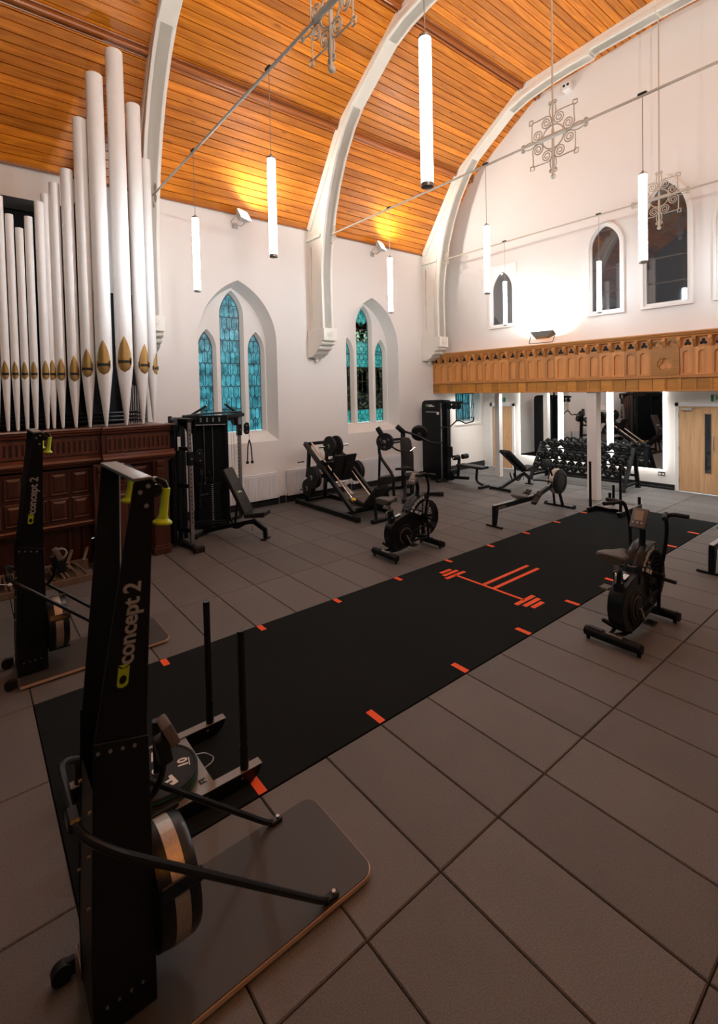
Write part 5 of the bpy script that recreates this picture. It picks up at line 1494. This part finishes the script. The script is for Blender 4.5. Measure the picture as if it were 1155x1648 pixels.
# -- cable station beside the organ (world coordinates)
def build_cable_station():
    t = thing('cable_station', 'tall black cable station with two pulley columns and a weight stack, beside the organ', 'exercise machine', (3.3, 8.5, 0))
    W = dict(world=True)
    S = 'black_steel'
    # left tower seen edge on
    obj('tower_panel', MB().bb(2.54, 2.60, 8.12, 9.20, .05, 2.0), 'black_satin', t, bevel=.01, **W)
    obj('tower_panel', MB().bb(2.83, 2.86, 8.45, 9.20, .08, 1.98), 'black_satin', t, bevel=.01, **W)
    for x, y in ((2.58, 8.06), (2.66, 8.02), (2.86, 8.36), (2.87, 9.05)):
        obj('upright', MB().bb(x - .03, x + .03, y - .03, y + .03, .03, 2.10), S, t, bevel=.005, **W)
    for z in (.30, 1.02, 1.62): obj('tie_bar', MB().bar((2.66, 8.02, z), (2.75, 7.76, z), .04, .06), S, t, bevel=.004, **W)
    obj('base_rail', MB().bar((2.62, 8.9, .04), (2.77, 7.56, .04), .08, .06), S, t, bevel=.006, **W)
    obj('foot_cap', MB().box((2.775, 7.54, .05), (.17, .09, .09), RZ(.1)), 'rubber_black', t, bevel=.008, **W)
    cl = obj('pulley_column', MB().bb(2.72, 2.78, 7.72, 7.78, .08, 2.06), 'steel', t, bevel=.006, **W)
    # right stack, facing the hall
    A, B_ = Vector((3.16, 8.92, 0)), Vector((3.74, 8.58, 0))
    d = (B_ - A).normalized(); n = Vector((d.y, -d.x, 0))
    if n.y > 0: n = -n
    ang = math.atan2(d.y, d.x); R = RZ(ang); mid = (A + B_) / 2
    def at(u, v, z): return mid + d * u + n * v + Vector((0, 0, z))
    obj('stack_shroud', MB().box(at(0, -.12, 1.05), (.60, .03, 1.88), R), 'black_satin', t, bevel=.01, **W)
    for u in (-.33, .33): obj('upright', MB().box(at(u, 0, 1.06), (.06, .06, 2.06), R), S, t, bevel=.005, **W)
    for u in (-.075, .075): obj('guide_rod', MB().cyl(at(u, -.03, .1), at(u, -.03, 1.96), .0125, n=10), 'chrome', t, **W)
    k = 0
    for k in range(18): obj('stack_plate', MB().box(at(0, -.03, .17 + k * .038), (.40, .12, .034), R), 'black_steel', t, bevel=.003, **W)
    mb = MB()
    for k in range(18): mb.box(at(.06, .032, .17 + k * .038), (.03, .002, .012), R)
    obj('stack_numbers', mb, 'white_print', t, smooth=0, **W)
    obj('selector', MB().box(at(0, -.03, .90), (.10, .10, .07), R).cyl(at(0, -.03, .93), at(0, -.03, 1.06), .02, n=8), S, t, bevel=.004, **W)
    obj('selector_pin', MB().cyl(at(-.02, .03, .66), at(-.02, .06, .66), .012, n=8), 'chrome', t, **W)
    obj('stack_base', MB().box(at(0, -.02, .07), (.72, .16, .08), R), S, t, bevel=.006, **W)
    # right pulley column
    cr = obj('pulley_column', MB().bb(4.14, 4.20, 8.94, 9.0, .25, 2.06), 'steel', t, bevel=.006, **W)
    mb = MB()
    for k in range(22): mb.cyl((4.13, 8.97, .45 + k * .07), (4.139, 8.97, .45 + k * .07), .012, n=8)
    obj('adjust_hole', mb, 'black_slot', cr, **W)
    mb = MB()
    for k in range(22): mb.cyl((2.75, 7.719, .45 + k * .07), (2.75, 7.716, .45 + k * .07), .011, n=8)
    obj('adjust_hole', mb, 'black_slot', cl, **W)
    obj('base_rail', MB().bar((3.45, 8.75, .06), (4.17, 8.97, .06), .07, .06).bar((4.17, 8.97, .06), (4.17, 8.97, .28), .07, .07), S, t, bevel=.005, **W)
    for col, x, y, z, tilt in (('l', 2.75, 7.75, 1.50, .3), ('r', 4.17, 8.97, 1.80, -.4)):
        c = obj('carriage', MB().bb(x - .045, x + .045, y - .045, y + .045, z - .14, z + .08), S, t, bevel=.006, **W)
        px = x + .13
        obj('swivel', MB().prism([(-.05, .06), (.0, .11), (.05, .10), (.07, -.02), (.05, -.12), (-.02, -.13), (-.05, -.08)], lambda u, v, w: (px + u, y - .05 + w, z + v), -.02, .02), S, c, bevel=.006, **W)
        obj('swivel_bolt', MB().cyl((px, y - .08, z + .05), (px, y - .02, z + .05), .012, n=8).cyl((px + .01, y - .08, z - .07), (px + .01, y - .02, z - .07), .012, n=8), 'steel', c, **W)
        obj('knob', MB().cyl((x, y - .045, z - .03), (x, y - .085, z - .03), .018, n=10), 'chrome', c, **W)
    obj('carabiner', MB().tube([(2.92 + .018 * math.cos(a), 7.70, 1.24 + .05 * math.sin(a)) for a in [2 * math.pi * k / 12 for k in range(12)]], .005, 5, closed=True), 'chrome', t, **W)
    obj('cable', MB().tube([(2.92, 7.70, 1.37), (2.92, 7.70, 1.29)], .004, 5).tube([(2.93, 7.71, 1.2), (2.89, 7.72, .9), (2.90, 7.73, .62)], .006, 5), 'black_slot', t, **W)
    obj('stirrup', MB().bar((2.88, 7.71, .86), (3.0, 7.71, .86), .028, .028), 'rubber_black', t, bevel=.006, **W)
    for x, y in ((4.02, 8.9), (3.95, 8.85)): obj('cable', MB().tube([(x, y, .3), (x, y, 2.0)], .003, 5), 'steel', t, **W)
    # tricep rope
    obj('chain_link', MB().tube([(4.36, 8.92, 1.68), (4.36, 8.92, 1.56)], .006, 6), 'chrome', t, **W)
    for s in (-1, 1):
        rp = obj('rope', MB().tube(fillet([(4.36, 8.92, 1.56), (4.36 + s * .03, 8.92 - s * .01, 1.44), (4.36 + s * .045, 8.92, 1.25), (4.36 + s * .05, 8.92, 1.13)], .06), .013, 8), 'rubber_black', t, **W)
        obj('rope_ball', MB().ball((4.36 + s * .052, 8.92, 1.11), .032, 10), 'rubber_black', rp, **W)
    # head: long shroud, cross beam with print, gussets and pull-up grips
    sh = [(2.42, 8.72), (2.50, 8.80), (2.95, 8.62), (3.2, 8.5), (3.18, 8.40), (2.9, 8.45), (2.48, 8.6)]
    obj('head_shroud', MB().prism([(-.42, 1.93), (-.42, 2.02), (-.36, 2.10), (.45, 2.10), (.45, 2.0), (.30, 1.93)], lambda u, v, w: Vector((2.66, 8.18, 0)) + Vector((.30, .954, 0)) * u + Vector((.954, -.30, 0)) * w + Vector((0, 0, v)), -.05, .05), 'black_satin', t, bevel=.02, seg=3, **W)
    obj('head_beam', MB().bar((2.75, 7.70, 2.08), (2.68, 8.2, 2.08), .10, .06).bar((2.68, 8.1, 2.08), (3.2, 8.75, 2.07), .09, .07), S, t, bevel=.008, **W)
    hb = obj('cross_beam', MB().box(at(0, .03, 2.0), (.72, .04, .19), R), 'black_satin', t, bevel=.006, **W)
    mb = MB()
    for k in range(5):
        for j in range(3): mb.box(at(-.22 + k * .11, .0515, 2.045 - j * .028), (.028, .002, .02), R)
    obj('exercise_print', mb, 'grey_print', hb, smooth=0, **W)
    print_lines('print_lines', 'grey_print', hb, at(-.30, .0505, 1.918) - t.location, d, (0, 0, 1), [[.03, .16, .30, .03, .08]], .016, .01)
    obj('head_beam', MB().bar(at(.30, 0, 2.07), (4.24, 8.93, 2.07), .09, .07), S, t, bevel=.008, **W)
    for a, b in (((2.75, 7.75), (2.66, 8.1)), ((4.17, 8.97), (3.75, 8.72))):
        v = (Vector((*b, 0)) - Vector((*a, 0))).normalized()
        g = obj('gusset', MB().prism([(-.10, 2.10), (.32, 2.10), (.34, 2.0), (.20, 1.96), (.12, 1.86), (-.04, 1.86), (-.10, 1.92)], lambda u, z, w: Vector((a[0], a[1], 0)) + v * u + Vector((-v.y, v.x, 0)) * w + Vector((0, 0, z)), -.055, -.045), 'black_satin', t, bevel=.004, **W)
        for u, z in ((0, 2.05), (.2, 2.05), (.05, 1.92)):
            p = Vector((a[0], a[1], 0)) + v * u + Vector((v.y, -v.x, 0)) * .06 + Vector((0, 0, z))
            obj('bolt', MB().ball(p, .012, 8), 'steel', g, **W)
    for p0, p1 in (((3.05, 8.45, 2.13), (3.30, 8.40, 2.28)), ((4.02, 8.75, 2.12), (3.82, 8.80, 2.29))):
        gp = obj('pull_up_grip', MB().cyl(p0, p1, .02, n=12), 'rubber_black', t, **W)
        obj('grip_cap', MB().cyl(Vector(p1), Vector(p1) + (Vector(p1) - Vector(p0)).normalized() * .012, .018, n=12), 'chrome', gp, **W)
    obj('pull_up_bar', MB().tube(fillet([(2.80, 8.15, 2.13), (3.3, 8.45, 2.14), (4.15, 8.8, 2.13)], .2), .02, 10), 'black_steel', t, **W)
    obj('label_plate', MB().box((2.665, 7.985, 1.70), (.05, .004, .22)), 'white_print', t, **W)

# -- leg press (world coordinates), sled runs up towards the wall
def build_leg_press():
    t = thing('leg_press', 'plate-loaded leg press with two ribbed foot pads, standing before the radiator', 'exercise machine', (6.1, 8.2, 0))
    W = dict(world=True); S = 'black_steel'
    XL, XR = 5.74, 6.46; XM = 6.10
    for x in (XL - .06, XR + .06):
        obj('base_rail', MB().bb(x - .04, x + .04, 7.16, 9.32, .02, .10), S, t, bevel=.006, **W)
        obj('foot_cap', MB().bb(x - .045, x + .045, 7.13, 7.20, .0, .105), 'rubber_black', t, bevel=.006, **W)
        obj('foot_cap', MB().bb(x - .045, x + .045, 9.28, 9.35, .0, .105), 'rubber_black', t, bevel=.006, **W)
    for y_ in (9.22, 7.66): obj('cross_rail', MB().bb(XL, XR, y_ - .04, y_ + .04, .03, .09), S, t, bevel=.005, **W)
    for x in (XL, XR):
        obj('guide_frame', MB().bar((x, 7.35, .14), (x, 9.05, 1.36), .07, .09), S, t, bevel=.006, **W)
        obj('rear_post', MB().bar((x + (.12 if x < XM else -.12), 9.2, .08), (x + (.12 if x < XM else -.12), 9.06, 1.30), .07, .07), S, t, bevel=.006, **W)
        xi = x + (.13 if x < XM else -.13)
        obj('guide_rod', MB().cyl((xi, 7.52, .32), (xi, 8.98, 1.36), .021, n=12), 'chrome', t, **W)
        obj('stopper', MB().box((xi, 7.53, .34), (.09, .07, .06), RX(.62)), 'yellow_cap', t, bevel=.008, **W)
        sx = -1 if x < XM else 1
        # storage and load horns
        hb = Vector((x, 8.42, .72))
        obj('load_horn', MB().cyl(hb, hb + Vector((sx * .42, 0, 0)), .024, n=14), 'chrome', t, **W)
        obj('horn_collar', MB().cyl(hb, hb + Vector((sx * .12, 0, 0)), .04, n=14), S, t, **W)
        obj('storage_horn', MB().cyl((x + sx * -.1, 8.92, .40), (x + sx * .26, 8.92, .40), .022, n=12), 'chrome', t, **W)
        obj('storage_horn', MB().cyl((x, 9.1, .95), (x + sx * .16, 9.1, .95), .014, n=10), S, t, **W)
    for c in (((5.56), 8.42, .72), ((5.50), 8.42, .72), (6.64, 8.42, .72), (6.70, 8.42, .72)):
        p = wplate(t, Vector(c) - t.location, (1, 0, 0), .225, .05)
    for c in ((5.70, 8.92, .40), (5.76, 8.92, .40)): wplate(t, Vector(c) - t.location, (1, 0, 0), .19, .05)
    # carriage with two foot pads
    obj('carriage', MB().bb(5.82, 6.38, 8.36, 8.44, .58, 1.0).bar((XL, 8.42, .72), (XR, 8.42, .72), .08, .08), S, t, bevel=.006, **W)
    obj('carriage_plate', MB().bar((5.78, 8.62, .92), (6.42, 8.62, .92), .10, .18, up=(0, -.6, .8)), 'black_satin', t, bevel=.006, **W)
    b0, t0 = Vector((0, 8.30, .60)), Vector((0, 8.07, 1.17))
    v = (t0 - b0); nn = Vector((0, -v.z, v.y)).normalized()
    for xc in (5.955, 6.265):
        pad = obj('foot_pad', MB().prism([(-.125, 0), (.125, 0), (.125, 1), (-.125, 1)], lambda u, q, w: Vector((xc + u, 0, 0)) + b0 + v * q + nn * w, 0, .035), 'black_satin', t, bevel=.008, **W)
        mb = MB()
        for k in range(14):
            q = .05 + k * .067
            mb.bar(Vector((xc - .11, 0, 0)) + b0 + v * q + nn * .037, Vector((xc + .11, 0, 0)) + b0 + v * q + nn * .037, .018, .006, up=nn)
        obj('tread', mb, 'vinyl', pad, smooth=0, **W)
    obj('pad_bridge', MB().prism([(-.03, .05), (.03, .05), (.03, 1), (-.03, 1)], lambda u, q, w: Vector((XM + u, 0, 0)) + b0 + v * q + nn * w, -.04, .02), 'black_satin', t, bevel=.004, **W)
    # upper horn with two plates
    obj('top_post', MB().bar((XM, 8.40, .95), (XM, 8.52, 1.33), .07, .08), S, t, bevel=.005, **W)
    obj('load_horn', MB().cyl((5.74, 8.52, 1.31), (6.52, 8.52, 1.31), .024, n=14), 'chrome', t, **W)
    for x in (6.03, 6.21): wplate(t, Vector((x, 8.52, 1.31)) - t.location, (1, 0, 0), .215, .06)
    obj('top_beam', MB().bar((XL, 9.05, 1.34), (XR, 9.05, 1.34), .07, .07), S, t, bevel=.006, **W)
    # seat and back rest
    c = Vector((XM, 7.42, .30))
    obj('seat_pad', MB().prism([(-.15, -.17), (.15, -.17), (.15, .17), (-.15, .17)], lambda u, q, w: c + Vector((u, 0, 0)) + Vector((0, .97, .24)) * q + Vector((0, -.24, .97)) * w, -.03, .03), 'vinyl_grey', t, bevel=.018, seg=3, **W)
    h = Vector((XM, 7.26, .27)); bd = Vector((0, -.70, .72)).normalized(); bn = Vector((0, .72, .70)).normalized()
    obj('back_pad', MB().prism([(-.2, 0), (.2, 0), (.2, .55), (-.2, .55)], lambda u, q, w: h + Vector((u, 0, 0)) + bd * q + bn * w, -.03, .035), 'vinyl', t, bevel=.018, seg=3, **W)
    h2 = h + bd * .58 + bn * .03
    obj('head_pad', MB().prism([(-.15, 0), (.15, 0), (.15, .17), (-.15, .17)], lambda u, q, w: h2 + Vector((u, 0, 0)) + Vector((0, -.15, .98)) * q + Vector((0, .98, .15)) * w, -.05, .03), 'vinyl', t, bevel=.022, seg=3, **W)
    for x in (5.93, 6.27):
        obj('seat_frame', MB().bar((x, 7.70, .08), (x, 7.25, .22), .05, .05).bar((x, 7.25, .20), (x, 6.88, .66), .05, .05).bar((x, 6.98, .50), (x, 6.92, .05), .045, .045), S, t, bevel=.004, **W)
    obj('seat_foot', MB().bb(5.80, 6.60, 6.86, 6.94, .0, .07), S, t, bevel=.006, **W)
    for s in (-1, 1):
        obj('lock_handle', MB().tube(fillet([(XM + s * .24, 7.50, .25), (XM + s * .30, 7.45, .35), (XM + s * .31, 7.36, .36)], .03), .013, 8), 'chrome', t, **W)
    obj('foot_slide', MB().bar((6.02, 7.75, .40), (6.02, 8.1, .58), .07, .02), 'steel', t, bevel=.003, **W)
    obj('badge', MB().box((5.80, 8.555, .955), (.06, .01, .04), RX(.6)), 'glass_red' if False else 'yellow_cap', t, **W)

# -- plate-loaded chest press
def build_chest_press():
    t = thing('chest_press', 'plate-loaded chest press with upright back pad, right of the leg press', 'exercise machine', (8.0, 8.2, 0))
    W = dict(world=True); S = 'black_steel'
    obj('base_rail', MB().bar((7.40, 7.68, .05), (8.52, 8.80, .05), .07, .07).bar((7.75, 8.95, .05), (8.60, 8.78, .05), .07, .07).bar((7.86, 8.14, .05), (8.50, 7.62, .05), .07, .07), S, t, bevel=.006, **W)
    for p in ((7.40, 7.68), (8.50, 7.60), (7.72, 8.95), (8.62, 8.78)): obj('foot_cap', MB().box((p[0], p[1], .045), (.12, .12, .09), RZ(.785)), 'rubber_black', t, bevel=.008, **W)
    obj('main_post', MB().bar((8.33, 8.66, .05), (8.30, 8.62, 1.46), .09, .09), S, t, bevel=.008, **W)
    # left bowed tube, kinking in at knee height
    obj('side_frame', MB().tube(fillet([(7.50, 8.12, .04), (7.52, 8.16, .55), (7.42, 8.50, .95), (7.42, 8.52, 1.30), (7.50, 8.52, 1.36)], .14, 6), .036, 12), S, t, **W)
    obj('side_frame', MB().tube(fillet([(7.72, 8.9, .04), (7.44, 8.52, .95)], .1), .030, 10), S, t, **W)
    # overhead arms with plates
    ol = Vector((7.48, 8.45, 1.42)); orr = Vector((8.62, 8.45, 1.40))
    obj('cross_arm', MB().bar((7.56, 8.52, 1.30), (8.28, 8.62, 1.28), .05, .06).bar((7.6, 8.5, 1.22), (8.25, 8.6, 1.22), .04, .04), S, t, bevel=.006, **W)
    obj('pivot_arm', MB().bar((7.42, 8.56, 1.62), (7.52, 8.40, 1.30), .08, .12), S, t, bevel=.03, seg=2, **W)
    obj('pivot_arm', MB().bar((8.13, 8.66, 1.60), (8.30, 8.56, 1.42), .10, .12), S, t, bevel=.02, seg=2, **W)
    obj('load_horn', MB().cyl((7.55, 8.38, 1.30), (7.25, 8.22, 1.30), .022, n=12), 'chrome', t, **W)
    for k in (.10, .155): wplate(t, Vector((7.55, 8.38, 1.30)) + Vector((-.88, -.47, 0)) * k - t.location, (-.88, -.47, 0), .20, .05)
    obj('pivot_arm', MB().tube(fillet([(8.36, 8.6, 1.45), (8.62, 8.42, 1.34), (8.80, 8.20, 1.18)], .12), .03, 10), S, t, **W)
    obj('load_horn', MB().cyl((8.66, 8.42, 1.36), (8.86, 8.62, 1.48), .022, n=12), 'chrome', t, **W)
    for k in (.06, .115): wplate(t, Vector((8.66, 8.42, 1.36)) + Vector((.66, .60, .42)).normalized() * k - t.location, (.66, .60, .42), .20, .05)
    obj('press_handle', MB().tube(fillet([(8.78, 8.22, 1.20), (8.86, 8.02, 1.16), (8.98, 7.94, 1.18)], .05), .02, 10), 'rubber_black', t, **W)
    obj('press_handle', MB().tube(fillet([(7.55, 8.36, 1.24), (7.62, 8.10, 1.10), (7.86, 7.94, 1.06)], .06), .02, 10), 'rubber_black', t, **W)
    obj('press_handle', MB().tube([(7.84, 7.95, 1.06), (7.98, 7.90, 1.16)], .013, 8), 'chrome', t, **W)
    # back pad and seat
    h = Vector((8.12, 8.28, .55)); up = Vector((.0, .10, .99)).normalized(); rt = Vector((.8, -.6, 0)).normalized(); nn = rt.cross(up)
    obj('back_pad', MB().prism([(-.11, 0), (.13, 0), (.16, .35), (.13, .72), (.08, .80), (-.08, .80), (-.13, .72), (-.14, .35)], lambda u, q, w: h + rt * u + up * q + nn * w, -.035, .045), 'vinyl', t, bevel=.02, seg=3, **W)
    obj('pad_bracket', MB().bar(h + up * .5 - nn * .03, (8.31, 8.63, 1.05), .05, .06).bar(h + up * .15 - nn * .03, (8.32, 8.64, .7), .05, .06), S, t, bevel=.005, **W)
    obj('seat_pad', MB().prism([(-.17, -.17), (.17, -.13), (.17, .13), (-.17, .17)], lambda u, q, w: Vector((8.0, 8.02, .50)) + Vector((-.6, -.8, 0)) * u + Vector((.8, -.6, 0)) * q + Vector((0, 0, w)), -.03, .035), 'vinyl', t, bevel=.02, seg=3, **W)
    obj('seat_post', MB().bar((8.04, 8.08, .06), (8.02, 8.04, .48), .07, .07), S, t, bevel=.005, **W)
    obj('number_tag', MB().box(h + up * .05 + nn * .05 + rt * .08, (.03, .002, .03)), 'white_print', t, **W)

# -- lat pulldown
def build_lat_tower():
    t = thing('lat_pulldown', 'tall black lat pulldown tower with a boom and padded seat, under the gallery corner', 'exercise machine', (9.95, 8.4, 0))
    W = dict(world=True); S = 'black_steel'
    sh = [(8.70, .06), (9.36, .06), (9.38, .4), (9.38, 2.02), (9.36, 2.12), (9.28, 2.17), (9.05, 2.18), (8.70, 2.17)]
    sd = obj('shroud', MB().prism(sh, lambda u, v, w: (w, u, v), 9.76, 9.82), 'black_satin', t, bevel=.012, seg=2, **W)
    obj('shroud', MB().prism(sh, lambda u, v, w: (w, u, v), 10.10, 10.16), 'black_satin', t, bevel=.012, seg=2, **W)
    obj('stack_cover', MB().bb(9.82, 10.10, 8.74, 9.34, .08, 2.05), 'black_satin', t, bevel=.006, **W)
    block_a('badge', .062, 'green_print', sd, Vector((9.758, 9.19, 2.03)) - t.location, (0, -1, 0), (0, 0, 1))
    print_lines('print_lines', 'white_print', sd, Vector((9.758, 9.135, 2.035)) - t.location, (0, -1, 0), (0, 0, 1), [[.15], [.10, .11]], .022, .010)
    print_lines('print_lines', 'grey_print', sd, Vector((9.758, 9.22, 1.85)) - t.location, (0, -1, 0), (0, 0, 1), [[.14, .12, .10]], .022, .01)
    obj('label_tag', MB().box((9.757, 8.79, 1.83), (.004, .08, .07)), 'white_print', sd, **W)
    obj('edge_strip', MB().bb(9.765, 9.80, 8.685, 8.70, .1, 2.1), 'steel', sd, **W)
    obj('post', MB().bb(9.90, 10.0, 8.60, 8.70, .05, 2.14), S, t, bevel=.006, **W)
    obj('boom', MB().bb(9.89, 10.01, 8.16, 8.72, 2.08, 2.15), S, t, bevel=.012, **W)
    for y in (8.54, 8.40, 8.24):
        obj('pulley', MB().cyl((9.93, y, 2.0), (9.97, y, 2.0), .065, n=20), 'black_plastic', t, **W)
        obj('pulley_hanger', MB().bb(9.915, 9.985, y - .03, y + .03, 1.98, 2.10), S, t, bevel=.004, **W)
    obj('cable', MB().tube([(9.95, 8.27, 1.95), (9.95, 8.27, 1.70)], .004, 5).tube([(9.95, 8.50, 1.95), (9.95, 8.50, .9)], .004, 5), 'steel', t, **W)
    bar = fillet([(9.30, 8.30, 1.50), (9.66, 8.29, 1.50), (9.88, 8.27, 1.64), (9.95, 8.27, 1.65), (10.04, 8.27, 1.64), (10.24, 8.26, 1.55), (10.56, 8.25, 1.59), (10.58, 8.25, 1.68)], .05)
    obj('lat_bar', MB().tube(bar, .017, 8), 'rubber_black', t, **W)
    obj('bar_hook', MB().tube([(9.95, 8.27, 1.72), (9.95, 8.27, 1.65)], .012, 6), 'chrome', t, **W)
    obj('low_pulley', MB().box((9.95, 8.55, .80), (.06, .16, .30)), S, t, bevel=.02, **W)
    # knee rollers, seat
    obj('seat_beam', MB().bar((9.95, 8.72, .12), (9.95, 7.95, .18), .07, .08).bar((9.95, 8.3, .15), (9.95, 8.24, .72), .06, .06), S, t, bevel=.005, **W)
    obj('knee_roller', MB().revolve((9.70, 8.22, .70), (1, 0, 0), [(0, .05), (.01, .065), (.19, .065), (.20, .05)], 18), 'rubber_black', t, **W)
    obj('knee_roller', MB().revolve((10.02, 8.20, .70), (1, 0, 0), [(0, .05), (.01, .065), (.19, .065), (.20, .05)], 18), 'rubber_black', t, **W)
    obj('roller_axle', MB().cyl((9.68, 8.21, .70), (10.24, 8.21, .70), .02, n=10), 'chrome', t, **W)
    obj('seat_pad', MB().prism([(-.15, -.40), (.15, -.40), (.15, .40), (-.15, .40)], lambda u, q, w: (9.93 + u, 7.82 + q, .50 + w), -.032, .032), 'vinyl', t, bevel=.02, seg=3, **W)
    obj('seat_leg', MB().tube(fillet([(9.95, 7.68, .46), (9.95, 7.72, .12), (9.95, 7.42, .04)], .12, 6), .032, 10), S, t, **W)
    obj('foot_bar', MB().bar((9.70, 7.44, .035), (10.10, 7.44, .035), .07, .06), S, t, bevel=.008, **W)
    obj('base_bar', MB().bar((9.60, 8.72, .04), (10.2, 8.72, .04), .08, .07), S, t, bevel=.008, **W)
    obj('row_plate', MB().box((9.95, 8.42, .28), (.42, .03, .18), RX(.5)), S, t, bevel=.006, **W)
    obj('row_pulley', MB().cyl((9.92, 8.5, .14), (9.98, 8.5, .14), .09, n=20), 'black_plastic', t, **W)

# -- dumbbell rack and dumbbells
def dumbbell_proto(r, L):
    t = thing('dumbbell', 'black rubber dumbbell', 'dumbbell', group='dumbbells on the rack')
    obj('handle', MB().revolve((-L * .5, 0, 0), (1, 0, 0), [(0, .015), (L * .35, .014), (L * .5, .017), (L * .65, .014), (L, .015)], 10), 'steel', t)
    for s in (-1, 1):
        hd = obj('head', MB().revolve((s * (L * .5 - .035), 0, 0), (s, 0, 0), [(-.035, r * .72), (-.028, r * .9), (.02, r), (.055, r), (.066, r * .93), (.066, r * .62), (.060, r * .58), (.060, .015)], 20), 'rubber_black', t)
        obj('end_disc', MB().cyl((s * (L * .5 + .024), 0, 0), (s * (L * .5 + .028), 0, 0), r * .34, n=14), 'console_grey', hd)
    return t

def build_rack():
    t = thing('dumbbell_rack', 'black three-tier dumbbell rack in front of the mirrors', 'rack', (12.1, 6.1, 0))
    W = dict(world=True); S = 'black_steel'
    for y in (4.93, 7.30):
        obj('side_leg', MB().bar((11.74, y, .03), (12.34, y, .96), .06, .09, up=(0, 1, 0)), 'grey_plate' if False else 'black_satin', t, bevel=.006, **W)
        obj('side_leg', MB().bar((12.55, y, .03), (12.36, y, .95), .06, .09, up=(0, 1, 0)), 'black_satin', t, bevel=.006, **W)
        obj('side_brace', MB().bar((11.80, y, .12), (12.53, y, .12), .05, .06), 'black_satin', t, bevel=.005, **W)
        for x in (11.74, 12.56): obj('foot', MB().box((x, y, .015), (.12, .10, .03)), 'rubber_black', t, bevel=.005, **W)
    tiers = [(11.93, .30, 11), (12.12, .58, 11), (12.30, .85, 12)]
    obj('back_brace', MB().bar((12.5, 4.93, .3), (12.5, 7.30, .3), .04, .06), S, t, bevel=.004, **W)
    for x, z, n in tiers:
        for dx, dz in ((-.095, -.008), (.095, .052)):
            obj('tier_rail', MB().bar((x + dx, 4.95, z + dz), (x + dx, 7.28, z + dz), .05, .022, up=(-.3, 0, 1)), S, t, bevel=.003, **W)
    protos = [dumbbell_proto(.070, .21), dumbbell_proto(.080, .24), dumbbell_proto(.088, .27)]
    first = [True] * 3
    word = ('bottom', 'middle', 'top')
    ords = ('first', 'second', 'third', 'fourth', 'fifth', 'sixth', 'seventh', 'eighth', 'ninth', 'tenth', 'eleventh', 'twelfth')
    for k, (x, z, n) in enumerate(tiers):
        pk = 2 - k
        for i in range(n):
            y = 5.09 + i * (2.07 / (n - 1))
            o = protos[pk] if first[pk] else copy_tree(protos[pk])
            first[pk] = False
            r = (.070, .080, .088)[pk]
            ang = math.radians(16)
            o.location = (x, y, z + .026 + r + .018)
            o.rotation_euler = (random.uniform(0, 1), -ang, random.uniform(-.02, .02))
            end = 'the vision-panel door'
            o['label'] = 'black rubber dumbbell on the %s tier of the rack, %s from %s' % (word[k], ords[i], end)

def build_equipment():
    s = make_ski('nearest black ski trainer with green handles, filling the left foreground'); s.location = (.30, 2.187, 0)
    c = copy_tree(s); c.location = (.275, 5.33, 0); c['label'] = 'black ski trainer with green handles standing beside the organ'
    s = make_sled('black push sled loaded with weight plates, behind the nearest ski trainer'); s.location = (.90, 3.165, 0)
    bumper_plate('lower ten kilo bumper plate with green rim, under another on the sled', (.845, 3.118, .097), .6, prints=False)
    bumper_plate('top ten kilo bumper plate with white lettering on the near sled', (.845, 3.118, .140), -.55)
    c = copy_tree(s); c.location = (9.93, 4.33, 0); c.rotation_euler = (0, 0, math.pi); c['label'] = 'empty black push sled at the far end of the turf, in front of the pillar'
    b = make_bike('black fan bike on the left of the turf, in front of the leg press'); b.location = (5.2, 5.34, 0)
    c = copy_tree(b); c.location = (5.2, 2.09, 0); c['label'] = 'black fan bike on the right of the turf, its handles before the far sled'
    r = make_rower('black rowing machine on the left of the turf, before the dumbbell rack'); r.location = (7.27, 5.25, 0)
    c = copy_tree(r); c.location = (7.50, 2.05, 0); c['label'] = 'rowing machine cut off by the right edge, only its rear rail in view'
    make_bench('black padded bench with steep back rest beside the cable station', (3.21, 8.43, 0), math.atan2(7.46 - 8.52, 3.90 - 3.17), 62, badge=True)
    make_bench('black padded bench with low back rest between the tower and the dumbbell rack', (9.93, 7.0, 0), math.radians(-2), 36)
    build_cable_station(); build_leg_press(); build_chest_press(); build_lat_tower(); build_rack()
# ------------------------------------------------------------------ run
build_floor(); build_walls(); build_ceiling(); build_ribs(); build_gallery()
build_rods(); build_pendants(); build_floods(); build_under_gallery(); build_organ()
build_equipment()
